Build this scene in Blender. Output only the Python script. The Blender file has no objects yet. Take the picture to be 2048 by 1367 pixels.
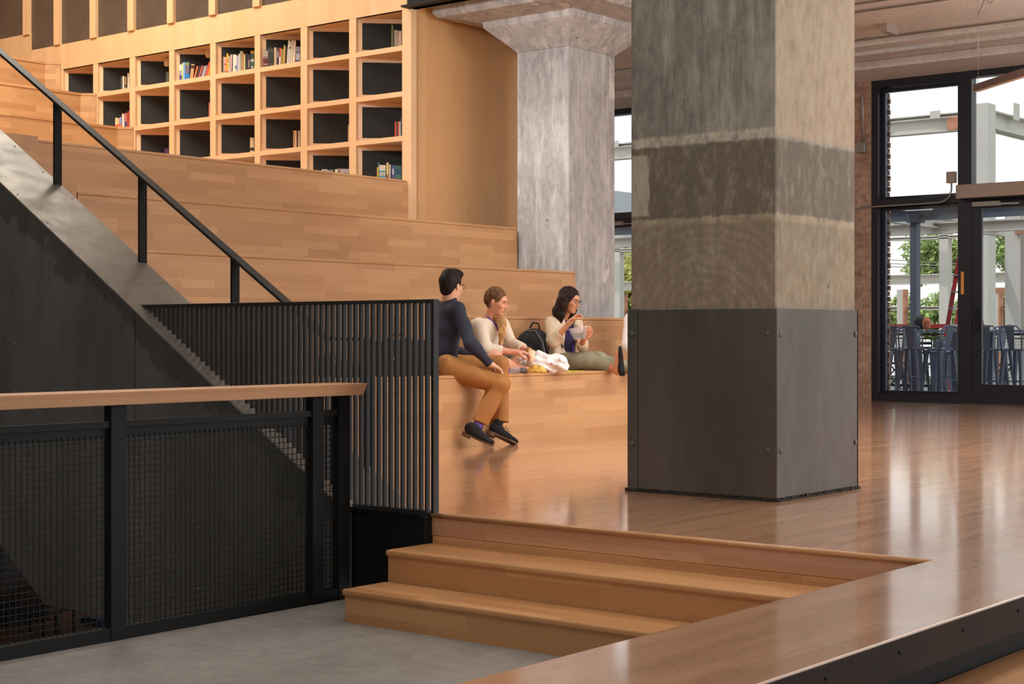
import bpy, bmesh, math, random
import numpy as np
from mathutils import Vector, Matrix, noise
random.seed(7)
S = bpy.context.scene
COL = S.collection

# ------------------------------------------------------------------ camera, world, sun, exposure
FPX, HY, EYE = 3179.0, 668.0, 0.92
AX = np.array([2576.0, 3179.0]) / math.hypot(2576, 3179)      # x = along the seating tiers, y = up the tiers
RIGHT = Vector((AX[0], -AX[1], 0)); FWD = Vector((AX[1], AX[0], 0)); CAMP = Vector((0, 0, EYE))
cd = bpy.data.cameras.new('camera'); cam = bpy.data.objects.new('camera', cd); COL.objects.link(cam)
cam.location = CAMP; cam.rotation_euler = (math.pi / 2, 0, -math.atan2(FWD.x, FWD.y))
cd.sensor_width = 36; cd.lens = FPX / 2048 * 36; cd.shift_y = -(683.5 - HY) / 2048
cd.clip_end = 500
S.camera = cam

W = bpy.data.worlds.new('sky'); S.world = W; W.use_nodes = True
nt = W.node_tree; nt.nodes.clear()
wo = nt.nodes.new('ShaderNodeOutputWorld'); bg = nt.nodes.new('ShaderNodeBackground')
tc = nt.nodes.new('ShaderNodeTexCoord'); sx = nt.nodes.new('ShaderNodeSeparateXYZ'); cr = nt.nodes.new('ShaderNodeValToRGB')
nt.links.new(tc.outputs['Generated'], sx.inputs[0]); nt.links.new(sx.outputs['Z'], cr.inputs[0])
cr.color_ramp.elements[0].position = 0.0; cr.color_ramp.elements[0].color = (0.93, 0.93, 0.92, 1)
cr.color_ramp.elements[1].position = 0.5; cr.color_ramp.elements[1].color = (0.80, 0.86, 0.93, 1)
nt.links.new(cr.outputs[0], bg.inputs[0]); bg.inputs[1].default_value = 2.3
nt.links.new(bg.outputs[0], wo.inputs[0])

sd = bpy.data.lights.new('sun', 'SUN'); sun = bpy.data.objects.new('sun', sd); COL.objects.link(sun)
sd.energy = 1.9; sd.angle = math.radians(0.6); sd.color = (1.0, 0.96, 0.9)
sun.rotation_euler = Vector((0.62, -0.35, -0.95)).to_track_quat('-Z', 'Y').to_euler()

vs = S.view_settings
vs.view_transform = 'Standard'; vs.look = 'None'; vs.gamma = 1.0; vs.use_curve_mapping = False; vs.exposure = -0.18
S.cycles.max_bounces = 8; S.cycles.diffuse_bounces = 5; S.cycles.glossy_bounces = 4; S.cycles.transparent_max_bounces = 16
S.cycles.transmission_bounces = 6; S.cycles.sample_clamp_indirect = 4.0; S.cycles.caustics_reflective = False; S.cycles.caustics_refractive = False
S.cycles.use_denoising = True

def area(name, loc, aim, sx_, sy_, power, col, spread=180):
    ld = bpy.data.lights.new(name, 'AREA'); ld.shape = 'RECTANGLE'; ld.size = sx_; ld.size_y = sy_; ld.energy = power; ld.color = col
    ld.spread = math.radians(spread)
    o = bpy.data.objects.new(name, ld); COL.objects.link(o); o.location = loc
    o.rotation_euler = (Vector(aim) - Vector(loc)).to_track_quat('-Z', 'Y').to_euler()
    return o
WARM = (1.0, 0.93, 0.80); SOFT = (1.0, 0.97, 0.92); COOL = (0.93, 0.97, 1.0)
# area lights without fixtures, standing in for hall ceiling lamps out of the frame, the warm cove over the upper tiers, daylight from the side windows
area('hall_lamp_light', (4.5, 3.5, 4.4), (4.5, 3.5, 0), 5, 1.2, 60, SOFT, 125)
area('hall_lamp_light', (10.5, 5.0, 4.4), (10.5, 5.6, 0), 6, 1.2, 190, SOFT, 125)
area('opening_fill_light', (3.2, 7.6, 4.4), (5.4, 7.8, 0), 1.6, .8, 55, SOFT)  # added fill that brightens the dark wall in the floor opening
area('hall_lamp_light', (12.5, 3.2, 4.4), (12.5, 3.2, 0), 6, 1.2, 150, SOFT, 125)
area('hall_lamp_light', (16.0, 5.0, 4.4), (16.0, 5.0, 0), 5, 1.2, 90, SOFT, 125)
area('bleacher_lamp_light', (9.3, 13.4, 7.2), (10.0, 13.6, 2.6), 4, 3.2, 285, WARM)
area('bleacher_lamp_light', (9.6, 16.2, 7.3), (10.4, 17.2, 3.2), 4, 1.6, 370, WARM)
area('side_window_light', (14.0, -7.5, 2.9), (12.3, 8.0, 2.0), 8, 2.6, 250, COOL, 95)
area('ceiling_fill_light', (10.5, 1.5, 3.3), (10.5, 1.5, 5), 5, .5, 230, SOFT)  # area lights aimed upward, added only to brighten the ceiling
area('ceiling_fill_light', (16.5, 3.5, 3.3), (16.5, 3.5, 5), 5, .5, 300, SOFT)
area('ceiling_fill_light', (4.0, 4.5, 3.6), (4.0, 4.5, 5), 3, .5, 60, SOFT)
area('rear_fill_light', (-6.5, 3.0, 2.6), (8, 7.5, 1.2), 6, 3.4, 150, COOL)  # unseen cool fill from behind; the rear wall has no window
area('column_fill_light', (9.0, 9.3, 4.3), (13.9, 10.5, 2.6), 1.2, .5, 34, COOL, 70)  # added fill aimed at the far column to lighten its left face

# ------------------------------------------------------------------ helpers
def at_plane(x, y, axis, v):
    "point where the sight line through photo pixel (x, y) meets the plane axis = v"
    d = FWD + RIGHT * ((x - 1024) / FPX) + Vector((0, 0, (HY - y) / FPX))
    t = (v - CAMP[axis]) / d[axis]
    return CAMP + d * t
def at_depth(x, y, t):
    return CAMP + (FWD + RIGHT * ((x - 1024) / FPX) + Vector((0, 0, (HY - y) / FPX))) * t

class MB:
    def __init__(s): s.v = []; s.f = []; s.sm = []
    def add(s, vs_, fs, smooth=False):
        n = len(s.v); s.v += [tuple(p) for p in vs_]; s.f += [tuple(i + n for i in f) for f in fs]; s.sm += [smooth] * len(fs); return s
    def box(s, x0, x1, y0, y1, z0, z1):
        x0, x1 = sorted((x0, x1)); y0, y1 = sorted((y0, y1)); z0, z1 = sorted((z0, z1))
        return s.add([(x0, y0, z0), (x1, y0, z0), (x1, y1, z0), (x0, y1, z0), (x0, y0, z1), (x1, y0, z1), (x1, y1, z1), (x0, y1, z1)],
                     [(0, 3, 2, 1), (4, 5, 6, 7), (0, 1, 5, 4), (1, 2, 6, 5), (2, 3, 7, 6), (3, 0, 4, 7)])
    def prism(s, poly, axis, a, b):
        "poly: 2D points (counter-clockwise seen from + of axis) extruded from a to b along axis"
        def p3(p, t):
            if axis == 2: return (p[0], p[1], t)
            if axis == 0: return (t, p[0], p[1])
            return (p[1], t, p[0])
        a, b = min(a, b), max(a, b)
        ar = sum(poly[i][0] * poly[(i + 1) % len(poly)][1] - poly[(i + 1) % len(poly)][0] * poly[i][1] for i in range(len(poly)))
        if ar < 0: poly = poly[::-1]
        n = len(poly)
        vs_ = [p3(p, a) for p in poly] + [p3(p, b) for p in poly]
        return s.add(vs_, [tuple(range(n))[::-1], tuple(range(n, 2 * n))] + [(i, (i + 1) % n, n + (i + 1) % n, n + i) for i in range(n)])
    def bar(s, p0, p1, w, h, up=(0, 0, 1)):
        p0, p1 = Vector(p0), Vector(p1); d = (p1 - p0).normalized(); up = Vector(up)
        sd_ = d.cross(up).normalized(); u = sd_.cross(d).normalized()
        a = [p + sd_ * i * w / 2 + u * j * h / 2 for p in (p0, p1) for i, j in ((-1, -1), (1, -1), (1, 1), (-1, 1))]
        return s.add(a, [(0, 3, 2, 1)[::-1], (4, 5, 6, 7)[::-1], (0, 4, 5, 1), (1, 5, 6, 2), (2, 6, 7, 3), (3, 7, 4, 0)][:2] + [(0, 4, 5, 1), (1, 5, 6, 2), (2, 6, 7, 3), (3, 7, 4, 0)])
    def tube(s, pts, r, n=8, cap=True):
        pts = [Vector(p) for p in pts]; rs = r if isinstance(r, (list, tuple)) else [r] * len(pts)
        t0 = (pts[1] - pts[0]).normalized(); ref = Vector((0, 0, 1)) if abs(t0.z) < .9 else Vector((1, 0, 0))
        u = t0.cross(ref).normalized(); base = len(s.v); vs_ = []; fs = []
        for i, p in enumerate(pts):
            t = (pts[min(i + 1, len(pts) - 1)] - pts[max(i - 1, 0)]).normalized()
            u = (u - t * u.dot(t)).normalized(); w = t.cross(u)
            vs_ += [p + (u * math.cos(2 * math.pi * k / n) + w * math.sin(2 * math.pi * k / n)) * rs[i] for k in range(n)]
        for i in range(len(pts) - 1):
            for k in range(n): fs.append((i * n + k, i * n + (k + 1) % n, (i + 1) * n + (k + 1) % n, (i + 1) * n + k))
        s.add(vs_, fs, True)
        if cap:
            m = (len(pts) - 1) * n
            s.f += [tuple(base + k for k in range(n))[::-1], tuple(base + m + k for k in range(n))]; s.sm += [False, False]
        return s
    def lathe(s, prof, c=(0, 0, 0), n=20, axis=(0, 0, 1)):
        q = Vector((0, 0, 1)).rotation_difference(Vector(axis)); c = Vector(c); vs_ = []; fs = []
        for r, z in prof:
            vs_ += [c + q @ Vector((r * math.cos(2 * math.pi * k / n), r * math.sin(2 * math.pi * k / n), z)) for k in range(n)]
        for i in range(len(prof) - 1):
            for k in range(n): fs.append((i * n + k, i * n + (k + 1) % n, (i + 1) * n + (k + 1) % n, (i + 1) * n + k))
        fs += [tuple(range(n))[::-1], tuple((len(prof) - 1) * n + k for k in range(n))]
        return s.add(vs_, fs, True)
    def ball(s, c, r, n=12):
        r = r if isinstance(r, (tuple, list)) else (r, r, r)
        vs_ = []; fs = []; m = n // 2
        for i in range(m + 1):
            th = math.pi * i / m
            for k in range(n): ph = 2 * math.pi * k / n; vs_.append((c[0] + r[0] * math.sin(th) * math.cos(ph), c[1] + r[1] * math.sin(th) * math.sin(ph), c[2] - r[2] * math.cos(th)))
        for i in range(m):
            for k in range(n): fs.append((i * n + k, i * n + (k + 1) % n, (i + 1) * n + (k + 1) % n, (i + 1) * n + k))
        return s.add(vs_, fs, True)
    def build(s, name, mat, parent=None, origin=None, bevel=0, uvrot=''):
        me = bpy.data.meshes.new(name)
        if parent is not None: og = world_loc(parent)
        elif origin is not None: og = Vector(origin)
        else:
            xs = np.array(s.v); og = Vector(((xs[:, 0].min() + xs[:, 0].max()) / 2, (xs[:, 1].min() + xs[:, 1].max()) / 2, xs[:, 2].min()))
        me.from_pydata([(p[0] - og.x, p[1] - og.y, p[2] - og.z) for p in s.v], [], s.f); me.update()
        me.polygons.foreach_set('use_smooth', s.sm)
        uv = me.uv_layers.new(name='uv')
        for p in me.polygons:
            n = p.normal; a = max(range(3), key=lambda i: abs(n[i]))
            for li in p.loop_indices:
                x, y, z = s.v[me.loops[li].vertex_index]
                c = ((y, z), (x, z), (x, y))[a]
                if 'xyz'[a] in uvrot: c = (c[1], c[0])
                uv.data[li].uv = c
        if mat: me.materials.append(mat)
        o = bpy.data.objects.new(name, me); COL.objects.link(o)
        if parent is not None: o.parent = parent
        else: o.location = og
        if bevel:
            b = o.modifiers.new('bevel', 'BEVEL'); b.width = bevel; b.segments = 2; b.limit_method = 'ANGLE'; b.angle_limit = math.radians(40)
        return o
def world_loc(o):
    v = Vector(o.location)
    while o.parent: o = o.parent; v = v + Vector(o.location)
    return v
def thing(name, label, cat, loc=(0, 0, 0), group=None):
    o = bpy.data.objects.new(name, None); COL.objects.link(o); o.location = loc; o.empty_display_size = .1
    return tag(o, label, cat, group)
def tag(o, label, cat, group=None, kind=None):
    o['label'] = label; o['category'] = cat
    if group: o['group'] = group
    if kind: o['kind'] = kind
    return o
def struct(o, label=None):
    o['kind'] = 'structure'
    if label: o['label'] = label
    return o
def copy_tree(o, parent=None):
    c = o.copy(); COL.objects.link(c)
    if parent is not None: c.parent = parent
    for ch in list(o.children): copy_tree(ch, c)
    return c
def boxo(name, mat, parent, *b, bevel=0, uvrot=''): return MB().box(*b).build(name, mat, parent, bevel=bevel, uvrot=uvrot)

# ------------------------------------------------------------------ materials
MATS = {}
def newmat(name):
    m = bpy.data.materials.new(name); m.use_nodes = True; n = m.node_tree.nodes; b = n['Principled BSDF']; MATS[name] = m
    return m, m.node_tree, b
def srgb(r, g, b):
    f = lambda c: c / 12.92 if c <= .04045 else ((c + .055) / 1.055) ** 2.4
    return (f(r / 255), f(g / 255), f(b / 255), 1)
def plain(name, rgb, rough=.6, metal=0, var=0, bump=0, scale=8, stretch=(1, 1, 1), emit=0):
    m, t, b = newmat(name); c = srgb(*rgb)
    b.inputs['Base Color'].default_value = c; b.inputs['Roughness'].default_value = rough; b.inputs['Metallic'].default_value = metal
    if emit: b.inputs['Emission Color'].default_value = c; b.inputs['Emission Strength'].default_value = emit
    if var or bump:
        tc = t.nodes.new('ShaderNodeTexCoord'); mp = t.nodes.new('ShaderNodeMapping'); mp.inputs['Scale'].default_value = stretch
        nz = t.nodes.new('ShaderNodeTexNoise'); nz.inputs['Scale'].default_value = scale; nz.inputs['Detail'].default_value = 6
        t.links.new(tc.outputs['Object'], mp.inputs[0]); t.links.new(mp.outputs[0], nz.inputs[0])
        if var:
            mx = t.nodes.new('ShaderNodeMix'); mx.data_type = 'RGBA'
            mr = t.nodes.new('ShaderNodeMapRange'); mr.inputs[1].default_value = .35; mr.inputs[2].default_value = .65
            t.links.new(nz.outputs[0], mr.inputs[0]); t.links.new(mr.outputs[0], mx.inputs[0])
            mx.inputs[6].default_value = tuple(x * (1 - var) for x in c[:3]) + (1,); mx.inputs[7].default_value = tuple(min(1, x * (1 + var)) for x in c[:3]) + (1,)
            t.links.new(mx.outputs[2], b.inputs['Base Color'])
        if bump:
            bp = t.nodes.new('ShaderNodeBump'); bp.inputs['Strength'].default_value = bump; bp.inputs['Distance'].default_value = .01
            t.links.new(nz.outputs[0], bp.inputs['Height']); t.links.new(bp.outputs[0], b.inputs['Normal'])
    return m
def mixc(t, fac, a, b, mode='MIX'):
    mx = t.nodes.new('ShaderNodeMix'); mx.data_type = 'RGBA'; mx.blend_type = mode
    for i, v in ((0, fac), (6, a), (7, b)):
        if hasattr(v, 'links') or isinstance(v, bpy.types.NodeSocket): t.links.new(v, mx.inputs[i])
        else: mx.inputs[i].default_value = v
    return mx.outputs[2]
def noise_n(t, vec, scale, detail=5, rough=.55, sc=(1, 1, 1), dist=0):
    mp = t.nodes.new('ShaderNodeMapping'); mp.inputs['Scale'].default_value = sc; t.links.new(vec, mp.inputs[0])
    n = t.nodes.new('ShaderNodeTexNoise'); n.inputs['Scale'].default_value = scale; n.inputs['Detail'].default_value = detail
    n.inputs['Roughness'].default_value = rough; n.inputs['Distortion'].default_value = dist; t.links.new(mp.outputs[0], n.inputs[0]); return n.outputs[0]
def rng(t, v, a, b, c=0., d=1., clamp=True):
    m = t.nodes.new('ShaderNodeMapRange'); t.links.new(v, m.inputs[0]); m.clamp = clamp
    for i, x in ((1, a), (2, b), (3, c), (4, d)): m.inputs[i].default_value = x
    return m.outputs[0]
def math_n(t, op, a, b=None):
    m = t.nodes.new('ShaderNodeMath'); m.operation = op
    for i, v in enumerate((a, b)):
        if v is None: continue
        if isinstance(v, bpy.types.NodeSocket): t.links.new(v, m.inputs[i])
        else: m.inputs[i].default_value = v
    return m.outputs[0]

def wood(name, c1, c2, bw, rh, rough=.35, coat=.0, grain=.25, mortar=.0012, bump=.15, swap=False, knots=.5, coat_rough=.15, streak=0):
    m, t, b = newmat(name); uv = t.nodes.new('ShaderNodeUVMap'); vec = uv.outputs[0]
    if swap:
        sp = t.nodes.new('ShaderNodeSeparateXYZ'); cb = t.nodes.new('ShaderNodeCombineXYZ'); t.links.new(vec, sp.inputs[0])
        t.links.new(sp.outputs[1], cb.inputs[0]); t.links.new(sp.outputs[0], cb.inputs[1]); vec = cb.outputs[0]
    br = t.nodes.new('ShaderNodeTexBrick'); t.links.new(vec, br.inputs[0])
    for k, v in (('Scale', 1), ('Brick Width', bw), ('Row Height', rh), ('Mortar Size', mortar), ('Mortar Smooth', .3), ('Bias', 0)): br.inputs[k].default_value = v
    br.offset = .37; br.offset_frequency = 3; br.squash = 1.35; br.squash_frequency = 2
    br.inputs['Color1'].default_value = (0, 0, 0, 1); br.inputs['Color2'].default_value = (1, 1, 1, 1); br.inputs['Mortar'].default_value = (.2, .2, .2, 1)
    col = mixc(t, br.outputs[0], srgb(*c1), srgb(*c2))
    g = noise_n(t, vec, 6, 7, .6, (1.2, 26, 1), .3)
    col = mixc(t, math_n(t, 'MULTIPLY', rng(t, g, .35, .75), grain), col, tuple(x * .55 for x in srgb(*c1)[:3]) + (1,))
    bl = noise_n(t, vec, 1.7, 4, .6, (1, 5, 1))
    col = mixc(t, math_n(t, 'MULTIPLY', rng(t, bl, .45, .8), .35), col, tuple(x * .7 for x in srgb(*c1)[:3]) + (1,))
    if knots:
        kn = noise_n(t, vec, 3.1, 3, .5, (1, 2.2, 1)); k = math_n(t, 'MULTIPLY', rng(t, kn, .70, .80), knots)
        col = mixc(t, k, col, tuple(x * .35 for x in srgb(*c1)[:3]) + (1,))
    mo = math_n(t, 'MULTIPLY', br.outputs['Fac'], .3)
    col = mixc(t, mo, col, tuple(x * .3 for x in srgb(*c1)[:3]) + (1,))
    t.links.new(col, b.inputs['Base Color']); b.inputs['Roughness'].default_value = rough
    if coat: b.inputs['Coat Weight'].default_value = coat; b.inputs['Coat IOR'].default_value = 2.0; b.inputs['Coat Roughness'].default_value = coat_rough
    h = math_n(t, 'SUBTRACT', math_n(t, 'MULTIPLY', g, .15), br.outputs['Fac'])
    if streak:
        st = noise_n(t, vec, 1.5, 4, .55, (1.0, 9, 1)); rr = rng(t, st, .3, .7, rough - streak, rough + streak)
        t.links.new(rr, b.inputs['Roughness'])
        h = math_n(t, 'ADD', h, math_n(t, 'MULTIPLY', noise_n(t, vec, 1.3, 3, .5, (1, 6, 1)), 2.2))
    bp = t.nodes.new('ShaderNodeBump'); bp.inputs['Strength'].default_value = bump; bp.inputs['Distance'].default_value = .004
    t.links.new(h, bp.inputs['Height']); t.links.new(bp.outputs[0], b.inputs['Normal'])
    return m

M = {}
M['floor'] = wood('maple_floor', (200, 150, 112), (182, 130, 94), .95, .072, rough=.32, coat=1.0, grain=.14, bump=.25, knots=.25, coat_rough=.10, streak=.10)
M['tier'] = wood('maple_butcher_block', (202, 156, 108), (178, 130, 86), .55, .072, rough=.42, grain=.24, bump=.08, knots=.55)
M['step'] = wood('maple_step', (198, 146, 98), (176, 124, 78), .62, .072, rough=.4, grain=.25, bump=.08, knots=.8)
M['cap'] = wood('maple_handrail', (216, 166, 128), (206, 152, 112), 1.6, .04, rough=.4, grain=.15, bump=.05, knots=.3)
M['panel'] = wood('maple_veneer_upright', (212, 164, 112), (206, 156, 104), 3.2, .62, rough=.42, grain=.18, mortar=.0015, bump=.03, swap=True, knots=.12)
M['fascia'] = wood('maple_veneer_fascia', (224, 184, 140), (216, 174, 128), 3.0, .11, rough=.42, grain=.14, mortar=0, bump=.03, swap=True, knots=.1)
M['shelf'] = wood('maple_shelf', (228, 188, 146), (222, 180, 136), 2.0, .3, rough=.42, grain=.12, mortar=0, bump=.03, knots=.1)
M['felt'] = plain('black_back_panel', (26, 25, 25), .8, var=.15, scale=30)
M['black'] = plain('black_painted_steel', (7, 6, 5), .6, var=.15, scale=5); M['black'].node_tree.nodes['Principled BSDF'].inputs['Specular IOR Level'].default_value = .3
M['picket'] = plain('charcoal_painted_steel', (27, 25, 21), .5, var=.08, scale=9)
M['screen'] = plain('dark_screen_panel', (84, 70, 60), .35, var=.15, scale=3)
M['frame'] = plain('window_frame_black', (26, 27, 34), .35)
M['frame_in'] = plain('window_frame_outer_blue', (46, 60, 84), .4)
M['beige'] = plain('beige_enamel', (150, 136, 124), .5)
M['galv'] = plain('galvanised_conduit', (150, 145, 138), .4, metal=.6)
M['chrome'] = plain('chrome', (200, 200, 200), .2, metal=1)

def steelsheet(name, base, hi, rough, smear=0):
    m, t, b = newmat(name); tc = t.nodes.new('ShaderNodeTexCoord'); v = tc.outputs['Object']
    a = noise_n(t, v, 1.6, 5, .6, (1, 1, .25)); c = noise_n(t, v, 7, 6, .6, (1, 1, .35))
    col = mixc(t, rng(t, a, .35, .65), srgb(*base), srgb(*hi)); col = mixc(t, math_n(t, 'MULTIPLY', rng(t, c, .45, .7), .3), col, tuple(x * .6 for x in srgb(*base)[:3]) + (1,))
    if smear:      # darker oily stain patches along the upper edge of the sheet
        ge = t.nodes.new('ShaderNodeNewGeometry'); sp = t.nodes.new('ShaderNodeSeparateXYZ'); t.links.new(ge.outputs['Position'], sp.inputs[0])
        dz = math_n(t, 'SUBTRACT', math_n(t, 'MULTIPLY', math_n(t, 'SUBTRACT', sp.outputs[1], 6.02), .607), sp.outputs[2])
        k = rng(t, math_n(t, 'ADD', dz, math_n(t, 'MULTIPLY', noise_n(t, ge.outputs['Position'], 3.2, 6, .62), .95)), .62, .68, 1, 0)
        col = mixc(t, math_n(t, 'MULTIPLY', k, .5), col, tuple(x * .3 for x in srgb(*base)[:3]) + (1,))
    t.links.new(col, b.inputs['Base Color']); b.inputs['Metallic'].default_value = .35
    r = rng(t, c, .3, .7, rough - .08, rough + .1); t.links.new(r, b.inputs['Roughness'])
    return m
M['sheet'] = steelsheet('dark_waxed_steel', (88, 86, 82), (112, 110, 107), .42, smear=1)
M['sheet_cap'] = steelsheet('mill_steel_cap', (112, 106, 100), (140, 132, 122), .36)
M['clad'] = steelsheet('grey_steel_cladding', (78, 74, 69), (98, 93, 88), .46)

def concrete(name, base, dark, light, bands=None, tan=None, holes=True, vert=True, patch=None, brush=False, boards=False):
    m, t, b = newmat(name); geo = t.nodes.new('ShaderNodeNewGeometry'); v = geo.outputs['Position']
    sp = t.nodes.new('ShaderNodeSeparateXYZ'); t.links.new(v, sp.inputs[0]); z = sp.outputs[2]
    a = noise_n(t, v, 1.8, 9, .7, (1, 1, .6)); f = noise_n(t, v, 17, 9, .72, (1, 1, .5 if vert else 1)); s = noise_n(t, v, 4, 8, .68, (2.4, 2.4, .3 if vert else 1))
    col = mixc(t, rng(t, a, .35, .65), srgb(*dark), srgb(*base))
    col = mixc(t, math_n(t, 'MULTIPLY', rng(t, s, .48, .68), .6), col, srgb(*light))
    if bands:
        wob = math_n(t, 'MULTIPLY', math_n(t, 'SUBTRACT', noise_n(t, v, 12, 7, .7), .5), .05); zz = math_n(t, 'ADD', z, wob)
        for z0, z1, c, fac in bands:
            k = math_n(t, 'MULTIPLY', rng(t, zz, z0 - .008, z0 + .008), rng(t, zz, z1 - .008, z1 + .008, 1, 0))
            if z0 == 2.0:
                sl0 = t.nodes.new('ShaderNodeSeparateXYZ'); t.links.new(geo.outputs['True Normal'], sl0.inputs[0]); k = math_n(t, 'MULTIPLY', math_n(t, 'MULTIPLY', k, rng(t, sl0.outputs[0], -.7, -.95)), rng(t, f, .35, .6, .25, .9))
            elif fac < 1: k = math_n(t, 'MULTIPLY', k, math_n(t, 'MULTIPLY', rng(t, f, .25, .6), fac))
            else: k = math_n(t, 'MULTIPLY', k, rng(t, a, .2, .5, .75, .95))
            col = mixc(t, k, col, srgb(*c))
    if boards:
        q_ = math_n(t, 'FRACT', math_n(t, 'DIVIDE', math_n(t, 'ADD', sp.outputs[0], sp.outputs[1]), .232)); kk_ = math_n(t, 'MULTIPLY', rng(t, q_, .025, .0, 0, 1), rng(t, f, .3, .6, .15, .6))
        col = mixc(t, kk_, col, srgb(78, 72, 64))
        fl = t.nodes.new('ShaderNodeTexWhiteNoise'); fl.noise_dimensions = '1D'; t.links.new(math_n(t, 'FLOOR', math_n(t, 'DIVIDE', math_n(t, 'ADD', sp.outputs[0], sp.outputs[1]), .232)), fl.inputs['W'])
        col = mixc(t, math_n(t, 'MULTIPLY', rng(t, fl.outputs['Value'], .5, 1), .22), col, srgb(96, 90, 80))
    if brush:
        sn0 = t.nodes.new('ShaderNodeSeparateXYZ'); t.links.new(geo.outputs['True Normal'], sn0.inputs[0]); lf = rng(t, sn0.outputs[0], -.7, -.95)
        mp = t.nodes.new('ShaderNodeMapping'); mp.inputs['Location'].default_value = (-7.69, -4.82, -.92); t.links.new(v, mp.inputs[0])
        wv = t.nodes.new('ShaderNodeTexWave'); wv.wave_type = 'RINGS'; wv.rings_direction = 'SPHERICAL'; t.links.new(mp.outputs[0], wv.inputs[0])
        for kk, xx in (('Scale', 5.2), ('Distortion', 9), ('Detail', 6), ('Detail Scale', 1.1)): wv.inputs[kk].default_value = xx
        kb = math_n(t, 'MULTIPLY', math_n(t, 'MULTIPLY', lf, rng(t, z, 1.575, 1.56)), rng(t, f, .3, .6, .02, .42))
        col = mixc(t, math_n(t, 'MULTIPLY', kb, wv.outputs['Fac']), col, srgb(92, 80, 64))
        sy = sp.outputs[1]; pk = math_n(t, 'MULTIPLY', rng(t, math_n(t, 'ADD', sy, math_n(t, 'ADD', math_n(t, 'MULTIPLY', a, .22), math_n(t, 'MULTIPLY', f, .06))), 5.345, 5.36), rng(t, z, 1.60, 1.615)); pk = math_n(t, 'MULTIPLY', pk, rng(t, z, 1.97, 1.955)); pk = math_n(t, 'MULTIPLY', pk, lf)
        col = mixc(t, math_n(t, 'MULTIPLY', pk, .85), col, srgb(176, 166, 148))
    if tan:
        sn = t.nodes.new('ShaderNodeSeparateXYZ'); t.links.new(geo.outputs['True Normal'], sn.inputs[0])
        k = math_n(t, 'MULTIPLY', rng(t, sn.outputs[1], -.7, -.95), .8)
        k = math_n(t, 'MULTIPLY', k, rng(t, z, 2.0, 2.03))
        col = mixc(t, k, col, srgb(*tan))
    col = mixc(t, math_n(t, 'MULTIPLY', rng(t, f, .5, .8), .5), col, srgb(*light))
    col = mixc(t, math_n(t, 'MULTIPLY', rng(t, f, .48, .25), .55), col, tuple(x * .5 for x in srgb(*dark)[:3]) + (1,))
    if patch:
        pk = rng(t, noise_n(t, v, 4.2, 6, .55, (1, 1, .55)), .60, .615); pk = math_n(t, 'MULTIPLY', pk, rng(t, noise_n(t, v, 1.1, 2, .5), .48, .56))
        col = mixc(t, math_n(t, 'MULTIPLY', pk, .8), col, srgb(*patch))
    if holes:
        vo = t.nodes.new('ShaderNodeTexVoronoi'); vo.inputs['Scale'].default_value = 5.5; t.links.new(v, vo.inputs[0])
        hk = rng(t, vo.outputs['Distance'], .045, .10, 1, 0)
        hm = rng(t, noise_n(t, v, 2.3, 2, .5), .52, .56); hk = math_n(t, 'MULTIPLY', hk, hm)
        col = mixc(t, math_n(t, 'MULTIPLY', hk, .8), col, (.03, .025, .02, 1))
    t.links.new(col, b.inputs['Base Color']); b.inputs['Roughness'].default_value = .8
    bp = t.nodes.new('ShaderNodeBump'); bp.inputs['Strength'].default_value = .5; bp.inputs['Distance'].default_value = .006
    t.links.new(f, bp.inputs['Height']); t.links.new(bp.outputs[0], b.inputs['Normal'])
    return m
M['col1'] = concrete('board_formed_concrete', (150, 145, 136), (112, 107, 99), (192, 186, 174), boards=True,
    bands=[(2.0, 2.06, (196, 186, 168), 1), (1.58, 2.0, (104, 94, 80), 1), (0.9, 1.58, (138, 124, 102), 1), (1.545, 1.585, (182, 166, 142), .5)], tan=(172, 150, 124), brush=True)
M['col2'] = concrete('weathered_concrete', (178, 176, 174), (148, 145, 142), (214, 212, 208), patch=(208, 204, 198))
M['ceil'] = concrete('painted_concrete_ceiling', (206, 202, 198), (190, 186, 182), (216, 212, 208), holes=False, vert=False)
M['slab'] = concrete('grey_concrete_floor', (138, 132, 126), (120, 114, 108), (152, 146, 140), holes=False, vert=False)
M['slab'].node_tree.nodes['Principled BSDF'].inputs['Roughness'].default_value = .5

def brickmat():
    m, t, b = newmat('old_brick'); uv = t.nodes.new('ShaderNodeUVMap'); v = uv.outputs[0]
    br = t.nodes.new('ShaderNodeTexBrick'); t.links.new(v, br.inputs[0])
    for k, x in (('Scale', 1), ('Brick Width', .21), ('Row Height', .075), ('Mortar Size', .008), ('Mortar Smooth', .2)): br.inputs[k].default_value = x
    br.inputs['Color1'].default_value = srgb(146, 108, 88); br.inputs['Color2'].default_value = srgb(176, 142, 120); br.inputs['Mortar'].default_value = srgb(158, 136, 118)
    n = noise_n(t, v, 14, 6, .7); col = mixc(t, math_n(t, 'MULTIPLY', rng(t, n, .5, .7), .7), br.outputs[0], srgb(86, 62, 50))
    n2 = noise_n(t, v, 5, 5, .7); col = mixc(t, math_n(t, 'MULTIPLY', rng(t, n2, .5, .75), .55), col, srgb(206, 182, 164))
    t.links.new(col, b.inputs['Base Color']); b.inputs['Roughness'].default_value = .85
    bp = t.nodes.new('ShaderNodeBump'); bp.inputs['Strength'].default_value = .8; bp.inputs['Distance'].default_value = .01
    t.links.new(math_n(t, 'SUBTRACT', n, br.outputs['Fac']), bp.inputs['Height']); t.links.new(bp.outputs[0], b.inputs['Normal'])
    return m
M['brick'] = brickmat()
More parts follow.
